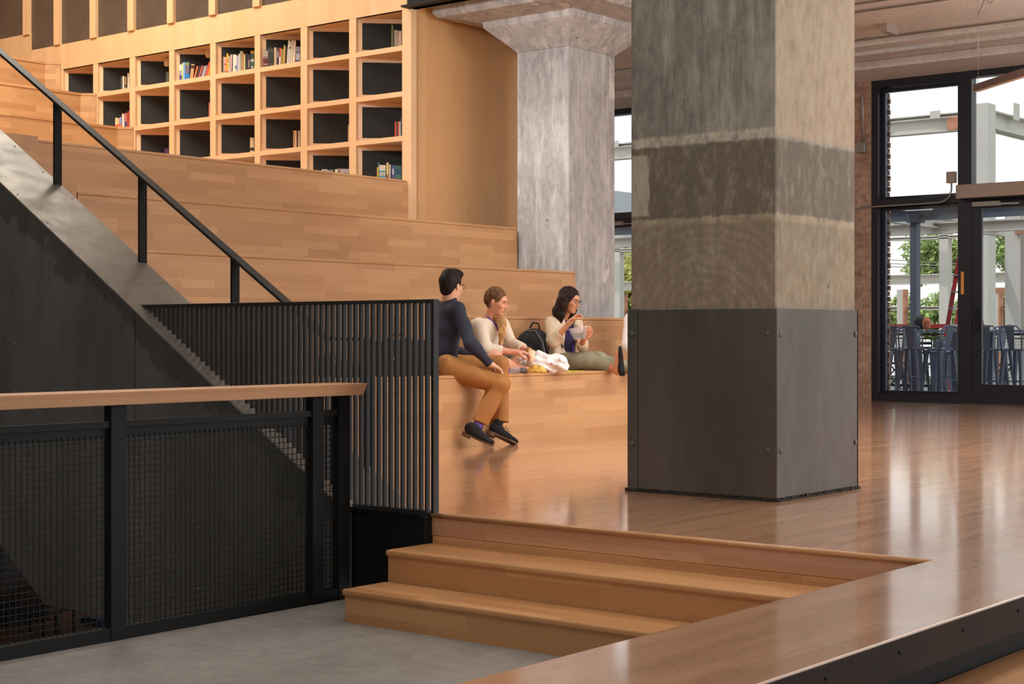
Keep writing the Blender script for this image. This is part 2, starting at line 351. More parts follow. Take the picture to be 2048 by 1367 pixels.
def glassmat():
    m = bpy.data.materials.new('window_glass'); m.use_nodes = True; t = m.node_tree; t.nodes.clear()
    o = t.nodes.new('ShaderNodeOutputMaterial'); tr = t.nodes.new('ShaderNodeBsdfTransparent'); gl = t.nodes.new('ShaderNodeBsdfGlossy'); fr = t.nodes.new('ShaderNodeFresnel'); mx = t.nodes.new('ShaderNodeMixShader')
    tr.inputs[0].default_value = (.80, .81, .81, 1); gl.inputs[1].default_value = 0.02; fr.inputs[0].default_value = 1.45
    t.links.new(fr.outputs[0], mx.inputs[0]); t.links.new(tr.outputs[0], mx.inputs[1]); t.links.new(gl.outputs[0], mx.inputs[2]); t.links.new(mx.outputs[0], o.inputs[0])
    return m
M['glass'] = glassmat()
# ================================================================== THE SETTING
PE, PB = 6.12, 5.49          # platform edge (x), left end of the steps (y)
LB0, LB1 = 2.13, 2.752       # ledge strip
WX = 20.15                   # window wall
WB = 12.7                    # bookshelf wall
T0, TR, TD, TZ0 = 8.55, .502, .80, .585   # first riser y, tier rise, tier run, bench height
TX0, TX1 = 7.87, 13.6        # tier ends

f = MB().prism([(-3, LB0), (WX, LB0), (WX, T0 + .02), (PE, T0 + .02), (PE, LB1), (-3, LB1)], 2, -.12, 0)
struct(f.build('floor', M['floor'], bevel=.006), 'honey maple strip floor of the raised platform with its ledge')
struct(MB().box(13.4, WX, T0 + .02, 22, -.12, 0).build('floor', M['floor']), 'maple floor passing behind the seating tiers')
struct(MB().box(-8, 6.0, LB1 + .03, 5.985, -.62, -.475).build('floor', M['slab']), 'grey concrete floor below the wooden steps')
struct(MB().box(-8, 6.9, -8, LB1 + .03, -.62, -.475).build('floor', M['slab']), 'grey concrete floor beside the ledge')
struct(MB().box(6.9, WX, -8, LB0 + .12, -.62, -.475).build('floor', M['slab']), 'concrete floor right of the platform')
# dark skirt under the ledge and under the platform
struct(MB().box(-3, 6.9, LB0 + .06, LB1 - .04, -.475, -.12).build('trim_1', M['black']), 'black skirt under the ledge')
struct(MB().box(6.9, WX, LB0 + .1, LB0 + .22, -.475, -.12).build('trim_2', M['black']), 'black skirt under the platform edge')
struct(MB().box(-3, WX, LB0 - .006, LB0 - .0005, -.12, -.006).build('trim_31', plain('shade_painted_edge', (42, 24, 15), .8, var=.2, scale=6)), 'edge board of the ledge with its shade painted in dark brown')  # shade on the ledge face is put into this dark board colour
bolt = MB()
for i in range(12): bolt.lathe([(.006, 0), (.006, .003), (.001, .004)], (3.55 + i * .47, LB0 - .0062, -.045), 10, (0, -1, 0))
struct(bolt.build('trim_3', M['black']), 'black screw heads along the ledge face')
# low wooden step on the right of the ledge
t = thing('wooden_step', 'low maple step below the right side of the ledge, at the bottom right corner', 'step', (5.6, 1.9, -.475))
boxo('tread', M['step'], t, 4.6, 9.5, 1.35, LB0 + .055, -.30, -.215, bevel=.006)
boxo('riser', M['step'], t, 4.62, 9.5, 1.38, 1.42, -.475, -.30)
# lower riser faces of the platform and the two steps
struct(MB().box(PE, PE + .06, LB1, PB, -.475, -.12).build('trim_4', M['step'], bevel=.004), 'maple riser face below the platform edge')
nose = MB().tube([(PE + .004, LB1, -.014), (PE + .004, PB, -.014)], .014, 12)
struct(nose.build('trim_5', M['step']), 'rounded maple nosing along the platform edge')
for nm, x, z, lab in (('wooden_step', 5.785, -.158, 'upper of the two maple steps leading to the platform'), ('wooden_step', 5.48, -.316, 'lower of the two maple steps, resting on the grey concrete floor')):
    t = thing(nm, lab, 'step', (x + .2, 4.1, -.475), None)
    MB().box(x - .006, PE - .002 if z > -.2 else 5.783, LB1 + .002, PB + .01, z - .03, z).build('tread', M['step'], t, bevel=.009, uvrot='z')
    MB().box(x + .006, x + .04, LB1 + .002, PB, -.475, z - .03).build('riser', M['step'], t, uvrot='')
    MB().box(x + .04, PE - .002 if z > -.2 else 5.78, PB - .03, PB, -.475, z - .03).build('end_panel', M['step'], t)

# opening walls to the lower level and the lower level itself
struct(MB().box(-8, 5.98, 5.99, 6.05, -.9, -.475).build('trim_6', M['black']), 'black steel edge of the floor opening')
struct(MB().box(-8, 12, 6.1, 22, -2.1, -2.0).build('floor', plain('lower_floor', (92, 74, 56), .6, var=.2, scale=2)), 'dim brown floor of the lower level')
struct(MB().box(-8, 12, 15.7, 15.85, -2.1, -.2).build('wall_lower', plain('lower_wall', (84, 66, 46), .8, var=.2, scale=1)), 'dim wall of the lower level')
area('lower_level_lamp_light', (5.0, 11.5, -.7), (6.5, 12.5, -2), 2, 1, 12, WARM)

# ceiling
CZ = 4.52
struct(MB().box(-8, WX + .3, -8, 9.3, CZ, CZ + .35).build('ceiling', M['ceil']), 'pale painted concrete ceiling slab')
struct(MB().box(WB + .05, WX + .3, 9.3, 22, CZ, CZ + .35).build('ceiling', M['ceil']), 'pale concrete ceiling behind the wood wall')
struct(MB().box(5.5, WB + .6, 9.3, 22, 7.6, 7.8).build('ceiling', plain('upper_ceiling', (170, 150, 130), .8)), 'high ceiling over the upper tiers')
struct(MB().box(5.5, WB + .6, 9.2, 9.3, CZ + .35, 7.8).build('wall_upper_front', M['ceil']), 'wall above the slab edge')
struct(MB().box(-8, 5.6, 9.3, 22, CZ, CZ + .35).build('ceiling', M['ceil']), 'concrete ceiling over the left side')
struct(MB().box(5.4, 5.5, 11.4, 22, -3, 7.8).build('wall_left', plain('left_wall', (150, 128, 104), .8)), 'wall left of the seating tiers')
struct(MB().box(5.4, WB + 1, 21.9, 22.1, -3, 7.8).build('wall_back', M['panel']), 'wall behind the upper tiers')
# ribs, steps and cable lines in the ceiling
for i, (x, w, d) in enumerate(((17.95, .30, .05), (18.32, .10, .09))):
    struct(MB().box(x, x + w, -8, 16, CZ - d, CZ).build('trim_%d' % (7 + i), M['ceil']), 'stepped plaster rib across the ceiling')
struct(MB().box(19.2, WX + .2, -8, 20, 4.405, CZ).build('trim_9', M['ceil'], bevel=.02), 'concrete beam over the windows')
for i, (x, z) in enumerate(((18.75, CZ - .02), (17.72, CZ - .02), (16.15, CZ - .02), (15.75, CZ - .02), (14.6, CZ - .02))):
    struct(MB().tube([(x, -7, z), (x, 16, z)], .011, 6).build('trim_%d' % (10 + i), M['galv']), 'thin conduit run along the ceiling')
# the black steel edge of the ceiling opening
t = thing('steel_beam', 'black steel channel edging the ceiling opening above the wood panel', 'beam', (WB, 10.5, 4.45))
MB().box(WB - .02, WB + .08, 9.3, 11.74, 4.45, 4.95).build('web', M['black'], t); MB().box(WB - .12, WB + .08, 9.3, 11.74, 4.45, 4.47).build('flange', M['black'], t)

# right wall with broad daylight openings and closed rear wall (outside the frame)
def outer_wall(nm, lab, *b): struct(MB().box(*b).build(nm, plain(nm + '_plaster', (176, 164, 150), .8)), lab)
outer_wall('wall_right', 'plaster wall with wide windows, sill part', -8, WX, -8.2, -8, -.6, .4)
outer_wall('wall_right', 'plaster wall with wide windows, head part', -8, WX, -8.2, -8, 4.3, CZ)
for x in (-8, -1, 6, 13, 19.5): outer_wall('wall_right', 'pier of the window wall on the right', x, x + .65, -8.2, -8, .4, 4.3)
outer_wall('wall_rear', 'rear wall behind the viewpoint', -8.2, -8, -8, 22, -3, CZ)
struct(MB().box(-8, 6.0, 6.05, 6.10, -2.1, -.9).build('wall_opening_front', M['black']), 'dark wall below the floor opening edge')
outer_wall('wall_left_far', 'far wall left of the stair opening', -8, 5.4, 14.5, 14.7, 0, CZ)

# ------------------------------------------------------------------ window wall
def bar_frame(mb, y0, y1, z0, z1, w, x0=WX, x1=WX + .16):
    mb.box(x0, x1, y0, y0 + w, z0, z1).box(x0, x1, y1 - w, y1, z0, z1).box(x0, x1, y0 + w, y1 - w, z1 - w, z1).box(x0, x1, y0 + w, y1 - w, z0, z0 + w)
def window(n, y0, y1, lab, trans=2.70):
    t = bpy.data.objects.new('window_%d' % n, None); COL.objects.link(t); t.location = (WX, (y0 + y1) / 2, 0); struct(t, lab)
    m = MB(); bar_frame(m, y0, y1, 0.0, 4.405, .10); m.box(WX, WX + .16, y0 + .1, y1 - .1, trans - .03, trans + .06)
    m.build('window_frame', M['frame'], t)
    m = MB(); bar_frame(m, y0 + .1, y1 - .1, .1, trans - .03, .05, WX + .12, WX + .2); bar_frame(m, y0 + .1, y1 - .1, trans + .06, 4.3, .05, WX + .12, WX + .2)
    m.build('outer_frame', M['frame_in'], t)
    MB().box(WX + .08, WX + .086, y0 + .1, y1 - .1, .1, trans - .03).build('pane', M['glass'], t)
    MB().box(WX + .08, WX + .086, y0 + .1, y1 - .1, trans + .06, 4.3).build('pane', M['glass'], t)
    return t
def door(n, y0, y1, lab):
    t = bpy.data.objects.new('door_%d' % n, None); COL.objects.link(t); t.location = (WX, (y0 + y1) / 2, 0); struct(t, lab)
    m = MB(); bar_frame(m, y0, y1, 0, 4.405, .09); m.box(WX, WX + .16, y0 + .09, y1 - .09, 2.70, 2.80); m.build('door_frame', M['frame'], t)
    m = MB(); m.box(WX + .02, WX + .07, y0 + .09, y0 + .22, .02, 2.70).box(WX + .02, WX + .07, y1 - .22, y1 - .09, .02, 2.70)
    m.box(WX + .02, WX + .07, y0 + .22, y1 - .22, 2.57, 2.70).box(WX + .02, WX + .07, y0 + .22, y1 - .22, .02, .26); m.build('door_leaf', M['frame'], t)
    MB().box(WX + .04, WX + .046, y0 + .22, y1 - .22, .26, 2.57).build('pane', M['glass'], t)
    MB().box(WX + .08, WX + .086, y0 + .09, y1 - .09, 2.80, 4.31).build('pane', M['glass'], t)
    m = MB(); m.box(WX - .06, WX + .01, y1 - .5, y1 - .12, 2.60, 2.66); m.bar((WX - .05, y1 - .5, 2.62), (WX - .04, y1 - .75, 2.615), .02, .02); m.build('door_closer', M['galv'], t)
    MB().box(WX - .03, WX + .02, y1 - .2, y1 - .15, .95, 1.25).build('door_handle', M['black'], t)
    return t
window(1, 8.60, 9.95, 'tall black framed window beside the brick pier')
door(1, 7.05, 8.60, 'black framed glass door right of the tall window')
window(2, 5.6, 7.05, 'tall window right of the glass door')
window(3, 3.0, 5.6, 'wide window further right'); window(4, .3, 3.0, 'wide window far right'); window(5, -7.9, -1, 'wide window at the right end')
window(6, 11.3, 12.7, 'window left of the brick pier'); door(2, 12.7, 14.6, 'glass door seen between the two concrete columns'); window(7, 14.6, 16.2, 'window left of the far door')
pier = MB().box(WX - .02, WX + .35, 9.95, 11.3, 0, 4.42)
struct(pier.build('wall_brick', M['brick']), 'weathered brick pier between windows')
struct(MB().box(WX - .02, WX + .35, -1, .3, 0, 4.42).build('wall_brick', M['brick']), 'brick pier far right')
struct(MB().box(WX - .02, WX + .35, 16.2, 22, 0, 4.42).build('wall_brick', M['brick']), 'brick wall behind the tiers')
struct(MB().box(WX, WX + .35, -8, 22, 4.405, 5.2).build('wall_head', M['ceil']), 'wall strip above the windows')
m = MB()
for i in range(56): m.box(WX + .21, WX + .26, 9.815 - (.03 if i % 2 else .018), 9.96, .08 + i * .076, .08 + i * .076 + .066)
struct(m.build('wall_brick_reveal', M['brick']), 'toothed brick reveal seen through the window glass')

# air heater box over the door, conduit, boxes, pendant
t = thing('air_curtain', 'long beige air curtain box mounted above the glass door', 'heater', (WX - .1, 7.8, 2.7))
MB().box(WX - .26, WX - .01, 6.6, 8.62, 2.70, 2.88).build('casing', M['beige'], t, bevel=.01); MB().box(WX - .24, WX - .03, 6.65, 8.57, 2.69, 2.70).build('grille', M['black'], t)
t = thing('electrical_conduit', 'thin metal conduit running down the brick pier and over the window', 'conduit', (WX - .05, 10.2, .1))
pts = [(WX - .04, 10.20, .17), (WX - .04, 10.20, 2.55)] + [(WX - .04, 10.20 - .12 * (1 - math.cos(a)), 2.55 + .12 * math.sin(a)) for a in (.5, 1.0, 1.57)] + [(WX - .04, 8.95, 2.68)] + [(WX - .04, 8.95 - .18 * math.sin(a), 2.68 + .16 * (1 - math.cos(a))) for a in (.5, 1.0, 1.57)] + [(WX - .04, 8.77, 2.95)]
MB().tube(pts, .012, 8).build('pipe', M['galv'], t)
MB().box(WX - .08, WX - .001, 8.71, 8.83, 2.93, 3.08).build('junction_box', M['beige'], t, bevel=.005); MB().box(WX - .1, WX - .022, 10.15, 10.27, .02, .2).build('junction_box', M['beige'], t, bevel=.005)
t = thing('electrical_conduit', 'bent metal conduit dropping to a round box high on the brick pier', 'conduit', (WX - .05, 10.1, 3.5))
MB().tube([(WX - .04, 10.3, 4.38), (WX - .04, 10.12, 4.34), (WX - .04, 10.06, 4.2), (WX - .04, 10.05, 3.55)], .012, 8).build('pipe', M['galv'], t)
MB().box(WX - .1, WX - .022, 10.0, 10.15, 3.42, 3.56).build('junction_box', M['galv'], t, bevel=.01)
tag(MB().box(WX - .004, WX, 8.615, 8.655, 1.45, 1.75).build('warning_sticker', plain('orange_sticker', (216, 150, 60), .6)), 'small orange sticker on the black frame beside the glass door', 'sticker')
# pendant light
t = thing('pendant_light', 'slim brown linear pendant light hanging at the upper right corner', 'lamp', (15.2, 5.8, 3.6))
pa = at_plane(1952, 176, 0, 15.6); pb = at_plane(2120, 122, 0, 13.6)
MB().bar(pa, pb, .06, .07).build('housing', plain('bronze_housing', (106, 84, 76), .5), t, bevel=.003)
MB().bar(pa - Vector((0, 0, .037)), pb - Vector((0, 0, .037)), .05, .006).build('diffuser', plain('pendant_diffuser', (196, 186, 176), .5), t)
q = pa + Vector((0, 0, .03)) + (pb - pa) * .03
MB().tube([q, Vector((q.x, q.y, CZ))], .0025, 5).build('cable', M['galv'], t); MB().lathe([(.035, -.02), (.035, 0)], (q.x, q.y, CZ - .002), 12).build('ceiling_plate', M['chrome'], t)
c2 = at_plane(1997, 73, 0, 15.2)
MB().lathe([(.07, -.03), (.07, 0)], (c2.x, c2.y, CZ), 16).build('canopy', M['chrome'], t)
loop = [Vector((c2.x, c2.y, CZ - .03))] + [c2.lerp(q, k / 8) * 1 for k in (1, 2, 3, 4, 5)] + [Vector((q.x, q.y, CZ - .35))]
for k, p in enumerate(loop[1:-1]): p.z = CZ - .12 - .18 * math.sin((k + 1) / 6 * math.pi)
MB().tube(loop, .004, 6).build('power_cord', M['galv'], t)
tag(MB().box(17.0, 17.3, 8.2, 8.28, CZ - .1, CZ).build('ceiling_bracket', M['beige']), 'small pale bracket under the ceiling beside the concrete column', 'bracket')

# ------------------------------------------------------------------ seating tiers
t = thing('bleacher', 'wide stepped maple seating tiers climbing left to the bookshelf wall', 'bleacher', (10.7, T0, 0))
def tier(k, x0, x1, y, z, ydep, zb):
    m = MB().box(x0, x1, y, y + ydep, zb, z - .03)
    o = m.build('riser', M['tier'], t)
    MB().box(x0, x1, y, y + ydep, z - .03, z).build('seat', M['tier'], t, bevel=.011)
for k in range(5):
    tier(k, TX0, 14.5 if k < 2 else (TX1 if k < 4 else WB - .006), T0 + TD * k, TZ0 + TR * k, TD if k < 4 else 4.75, max(0, TZ0 + TR * (k - 1) - .03) if k else 0)
for z, y in ((3.07, 15.72), (3.56, 16.50), (4.06, 17.27), (4.55, 18.05)):
    e = .14
    MB().prism([(6.2, y + e), (WB - .008 - e, y + e), (WB - .008, y), (WB - .008, y + .95), (6.2, y + .95)], 2, z - .5 if z > 3.1 else 2.55, z - .03).build('riser', M['tier'], t)
    MB().prism([(6.2, y + e - .012), (WB - .006 - e, y + e - .012), (WB - .008, y - .01), (WB - .008, y + .95), (6.2, y + .95)], 2, z - .03, z).build('seat', M['tier'], t)
MB().box(6.2, WB - .006, 18.9, 21.88, 4.3, 4.55).build('landing', M['tier'], t)
# small stair between the steel wall and the tiers
t = thing('aisle_stair', 'maple aisle stair hidden between the steel wall and the seating tiers', 'stairs', (7.2, 8, 0))
m = MB()
for i in range(14): m.box(6.52, TX0 - .01, 7.75 + i * .267, 7.75 + (i + 1) * .267, 0 if i < 3 else .167 * (i - 2), .167 * (i + 1))
m.box(6.52, TX0 - .01, 7.75 + 14 * .267, 15.7, 2.2, 2.58); m.build('treads', M['tier'], t)

# ------------------------------------------------------------------ bookshelf wall
DIVS = [(11.70, 11.834), (12.534, 12.644), (13.321, 13.429), (14.118, 14.214), (14.914, 15.016), (15.696, 15.793), (16.468, 16.58), (17.247, 17.343), (18.0, 18.12)]
ROWS = [(4.065, 4.45), (3.565, 4.01), (3.08, 3.51), (2.585, 3.025)]
bk = thing('bookshelf', 'built in maple bookshelf wall of slanted cubbies with black backs', 'bookshelf', (WB, 14.5, 2.587))
def back_x(y, yl): return WB + .07 + (yl - y)
for i, (a, b) in enumerate(DIVS):
    MB().box(WB, WB + (.035 if i else .09), a, b, 2.586 if i else 2.095, 4.449).build('upright', M['shelf'], bk, bevel=.003)
for i in range(len(DIVS) - 1):
    y0, y1 = DIVS[i][1], DIVS[i + 1][0]; L = y1 - y0
    for r, (z0, z1) in enumerate(ROWS):
        if i >= 7 and r > 0 or i >= 6 and r > 1: continue
        # slanted back panel (frame board) with a black inset board
        n = Vector((1, 1, 0)).normalized(); d = Vector((1, -1, 0)).normalized()
        P0 = Vector((WB + .035, y1, 0)); P1 = P0 + d * L * math.sqrt(2)
        MB().add([P0 + Vector((0, 0, z0)), P1 + Vector((0, 0, z0)), P1 + Vector((0, 0, z1)), P0 + Vector((0, 0, z1))] + [p + n * .02 for p in (P0 + Vector((0, 0, z0)), P1 + Vector((0, 0, z0)), P1 + Vector((0, 0, z1)), P0 + Vector((0, 0, z1)))],
                 [(0, 1, 2, 3)[::-1], (4, 5, 6, 7), (0, 1, 5, 4), (1, 2, 6, 5), (2, 3, 7, 6), (3, 0, 4, 7)]).build('back_frame', M['shelf'], bk)
        q0 = P0 + d * .045 - n * .004; q1 = P1 - n * .004; ins = (z0 + .035, z1 - .05)
        MB().add([q0 + Vector((0, 0, ins[0])), q1 + Vector((0, 0, ins[0])), q1 + Vector((0, 0, ins[1])), q0 + Vector((0, 0, ins[1]))] + [p + n * .003 for p in (q0 + Vector((0, 0, ins[0])), q1 + Vector((0, 0, ins[0])), q1 + Vector((0, 0, ins[1])), q0 + Vector((0, 0, ins[1])))],
                 [(0, 1, 2, 3)[::-1], (4, 5, 6, 7), (0, 1, 5, 4), (1, 2, 6, 5), (2, 3, 7, 6), (3, 0, 4, 7)]).build('black_panel', M['felt'], bk)
        MB().prism([(WB + .035, y0 + .0), (WB + .04 + L, y0 + .0), (WB + .04 + L, y0 - .02), (WB + .035, y0 - .02)], 2, z0, z1).build('side_panel', M['shelf'], bk)
        if r < 3: MB().prism([(WB, y1), (WB, y0), (WB + .035 + L, y0), (WB + .035, y1)], 2, z0 - .055, z0).build('shelf_board', M['shelf'], bk)
MB().prism([(WB, 11.85), (WB, 18.12), (WB + .1, 18.12), (WB + 1.0, 17.5), (WB + 1.0, 11.85)], 2, 4.45, 4.47).build('top_board', M['shelf'], bk)
# fascia, bands and panel: room shell
struct(MB().box(WB - .001, WB + .05, 11.7, 18.74, 4.45, 4.785).build('wall_fascia', M['fascia']), 'maple fascia band above the bookshelf')
struct(MB().box(WB - .002, WB + .05, 18.12, 21.9, 2.6, 4.45).build('wall_shelf_end', M['fascia']), 'maple wall panel left of the bookshelf')
struct(MB().box(WB - .002, WB + .05, 18.74, 21.9, 4.45, 5.02).build('wall_shelf_end', M['fascia']), 'maple panel under the left upper pane')
struct(MB().box(WB + .097, 14.80, 11.755, 11.80, 2.095, CZ + .3).build('wall_panel', M['panel']), 'large upright grain maple panel beside the concrete column')
struct(MB().box(14.72, 14.80, 11.80, 18, 0, CZ).build('wall_panel_return', M['panel']), 'return edge of the maple panel')
# upper screen of dark panes with wood mullions
MUL = [(11.70, 11.83)] + [(12.52 + .79 * i, 12.64 + .79 * i) for i in range(8)] + [(18.745, 18.88), (20.3, 20.4)]
for i, (a, b) in enumerate(MUL): struct(MB().box(WB - .03, WB + .06, a, b, 4.785 if i < 9 else 5.0, 7.6).build('trim_%d' % (21 + i), M['fascia'], bevel=.003), 'pale maple mullion of the upper screen')
for i in range(len(MUL) - 1):
    y0, y1 = MUL[i][1], MUL[i + 1][0]
    struct(MB().box(WB + .02, WB + .03, y0, y1, 4.785 if i < 9 else 5.02, 7.6).build('window_%d' % (11 + i), M['screen']), 'dark pane of the screen above the bookshelf')
struct(MB().box(WB + .6, WB + .7, 11.8, 21.9, 4.5, 7.7).build('wall_upper_dark', M['felt']), 'dark wall behind the upper screen')
# ================================================================== CONCRETE COLUMNS
def bolt_head(mb, p, ax, r=.016): mb.lathe([(r, 0), (r, .003), (r * .7, .006), (.001, .007)], p, 12, ax)
c = thing('concrete_column', 'large foreground board formed concrete column with grey steel cladding at its base', 'column', (8.16, 4.86, 0))
CX0, CX1, CY0, CY1 = 7.675, 8.645, 4.355, 5.345
g = .012
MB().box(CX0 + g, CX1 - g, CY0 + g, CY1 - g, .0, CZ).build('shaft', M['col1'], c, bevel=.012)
MB().box(CX0 + .02, CX0 + .05, CY0 + .3, CY1 - .05, 1.09, 1.125).build('mortar_lip', M['col1'], c, bevel=.01)
zt = 1.062
MB().box(CX0 - .002, CX0 + g, CY0 + .0, CY1 - .075, .02, zt).build('cladding_plate', M['clad'], c, bevel=.002)
MB().box(CX0 + .002, CX0 + g, CY1 - .068, CY1 + .004, .01, zt + .004).build('corner_angle', M['clad'], c, bevel=.002)
MB().box(CX0 + .0, CX1 - .09, CY0 - .004, CY0 + g, .02, zt).build('cladding_plate', M['clad'], c, bevel=.002)
MB().box(CX1 - .082, CX1 + .004, CY0 - .0, CY0 + g, .01, zt + .004).build('corner_angle', M['clad'], c, bevel=.002)
MB().box(CX1 - g, CX1, CY0, CY1, .02, zt).build('cladding_plate', M['clad'], c); MB().box(CX0, CX1, CY1 - g, CY1, .02, zt).build('cladding_plate', M['clad'], c)
MB().box(CX0 + .004, CX0 + g, CY1 - .078, CY1 - .066, .01, zt).build('joint_gap', M['black'], c)
b = MB()
for z in (.28, .92):
    for y in (CY1 - .03, CY0 + .055): bolt_head(b, (CX0 - .001, y, z), (-1, 0, 0))
    for x in (CX0 + .04, CX1 - .035): bolt_head(b, (x, CY0 - .003, z), (0, -1, 0))
b.build('bolt', M['clad'], c)
m = MB()
rr = random.Random(3)
for i in range(70):
    y = CY0 + (CY1 - CY0) * i / 69; m.box(CX0 - .006 + rr.uniform(-.004, .004), CX0 + .02, y, y + .016, 0, rr.uniform(.008, .026))
    x = CX0 + (CX1 - CX0) * i / 69; m.box(x, x + .016, CY0 - .008 + rr.uniform(-.004, .004), CY0 + .02, 0, rr.uniform(.008, .026))
m.build('base_grout', plain('dark_grout', (40, 34, 28), .9), c)

c = thing('concrete_column', 'flared concrete column behind the seating tiers beside the maple panel', 'column', (14.05, 10.63, 0))
x0, x1, y0, y1 = 13.65, 14.51, 10.28, 10.99; nz = 4.02
def fru(m, e0, z0, e1, z1):
    a = [(x0 - e0, y0 - e0), (x1 + e0, y0 - e0), (x1 + e0, y1 + e0), (x0 - e0, y1 + e0)]; b_ = [(x0 - e1, y0 - e1), (x1 + e1, y0 - e1), (x1 + e1, y1 + e1), (x0 - e1, y1 + e1)]
    m.add([(p[0], p[1], z0) for p in a] + [(p[0], p[1], z1) for p in b_], [(0, 3, 2, 1), (4, 5, 6, 7)] + [(i, (i + 1) % 4, 4 + (i + 1) % 4, 4 + i) for i in range(4)])
MB().box(x0, x1, y0, y1, 0, nz).build('shaft', M['col2'], c, bevel=.01)
m = MB(); fru(m, 0, nz, .025, nz + .03); fru(m, .025, nz + .03, .26, nz + .26); fru(m, .26, nz + .26, .275, nz + .33); m.build('capital', M['col2'], c)
m = MB(); fru(m, .275, nz + .325, .62, nz + .37); fru(m, .62, nz + .37, .66, nz + .42); fru(m, .66, nz + .42, .66, CZ + .02)
m.build('drop_panel', M['col2'], c)

# ================================================================== STEEL STAIR WALL WITH SLOPED CAP
SX0, SX1 = 6.0, 6.48; sl = .607; B0 = 6.02
cz = lambda y: sl * (y - B0)
w = thing('stair_wall', 'dark steel clad stair side wall with a wide sloping mill steel cap', 'wall', (6.2, 8, 0))
MB().prism([(6.02, -.83), (8.70, -.80), (9.22, -.44), (11.2, .78), (11.2, cz(11.2) - .012), (6.02, -.012)], 0, SX0, SX1).build('side_panel', M['sheet'], w)
m = MB()
for a, b_ in ((6.02, 8.06), (8.066, 11.2)):
    m.add([(SX0 - .006, a, cz(a) - .012), (SX1 + .006, a, cz(a) - .012), (SX1 + .006, b_, cz(b_) - .012), (SX0 - .006, b_, cz(b_) - .012), (SX0 - .006, a, cz(a)), (SX1 + .006, a, cz(a)), (SX1 + .006, b_, cz(b_)), (SX0 - .006, b_, cz(b_))],
          [(0, 3, 2, 1), (4, 5, 6, 7), (0, 1, 5, 4), (1, 2, 6, 5), (2, 3, 7, 6), (3, 0, 4, 7)])
m.build('cap_plate', M['sheet_cap'], w)
b = MB()
for i in range(14):
    y = 6.4 + i * .33
    for x in (SX0 + .03, SX1 - .03): bolt_head(b, (x, y, cz(y) - .002), (0, -sl, 1), .006)
for z in (-.55, -.2, .18, .55, .86, 1.2):
    for y in (6.6, 7.2, 7.76, 7.80, 8.35, 8.9, 9.02, 9.5):
        if z < cz(y) - .05 and z > -.7: bolt_head(b, (SX0 + .001, y, z), (-1, 0, 0), .005)
b.build('rivet', M['galv'], w)
MB().box(SX0 - .001, SX0 + .002, 7.778, 7.782, -.8, 1.05).build('panel_seam', M['black'], w)
w = thing('stair_wall_base', 'black steel box below the picket guard beside the wooden steps', 'panel', (6.1, 5.8, -.475))
MB().box(6.065, 6.16, 5.491, 6.02, -.475, -.02).build('panel', M['black'], w, bevel=.003)
MB().box(6.05, 6.118, 5.50, 6.02, -.02, -.002).build('top_flange', M['black'], w)
b = MB()
for y in (5.56, 5.66, 5.9): bolt_head(b, (6.064, y, -.09), (-1, 0, 0), .006)
b.build('bolt', M['black'], w)

# handrail over the cap
h = thing('stair_handrail', 'black sloping flat bar handrail on posts above the steel cap', 'handrail', (6.45, 8, 0))
hx = 6.46; hz = lambda y: 1.116 + .614 * (y - 6.945)
m = MB(); m.add([(hx - .035, 6.60, hz(6.60) - .022), (hx + .035, 6.60, hz(6.60) - .022), (hx + .035, 11.0, hz(11) - .022), (hx - .035, 11.0, hz(11) - .022), (hx - .035, 6.60, hz(6.60)), (hx + .035, 6.60, hz(6.60)), (hx + .035, 11.0, hz(11)), (hx - .035, 11.0, hz(11))],
       [(0, 3, 2, 1), (4, 5, 6, 7), (0, 1, 5, 4), (1, 2, 6, 5), (2, 3, 7, 6), (3, 0, 4, 7)])
m.box(hx - .035, hx + .035, 6.28, 6.60, hz(6.60) - .022, hz(6.60)); m.build('rail', M['picket'], h, bevel=.003)
MB().box(hx - .02, hx + .02, 6.28, 6.31, cz(6.3), hz(6.60) - .02).build('post', M['black'], h)
for px_ in (115, 285, 470, -60):
    y = at_plane(px_, 500, 0, hx).y; MB().box(hx - .03, hx + .03, y - .008, y + .008, cz(y) - .005, hz(y) - .01).build('post', M['black'], h)

# ================================================================== PICKET GUARD
g = thing('picket_guard', 'charcoal steel picket guard with closely spaced vertical flat bars', 'guardrail', (6.1, 6.6, 0))
GX = 6.10; n = 0; y = 5.462
MB().box(GX - .018, GX + .018, 5.448, 7.86, 1.082, 1.100).build('top_rail', M['picket'], g, bevel=.002)
MB().box(GX - .022, GX + .022, 5.50, 6.06, -.002, .010).build('bottom_rail', M['picket'], g)
while y < 7.80:
    zb = max(0.008, cz(y) - .002) if y > 6.02 else .008
    if y < 5.5: zb = .001
    MB().box(GX - .016, GX + .016, y - .004, y + .004, zb, 1.083).build('picket', M['picket'], g); y += .0432
MB().box(GX - .02, GX + .02, 5.444, 5.452, .001, 1.1).build('end_bar', M['picket'], g)

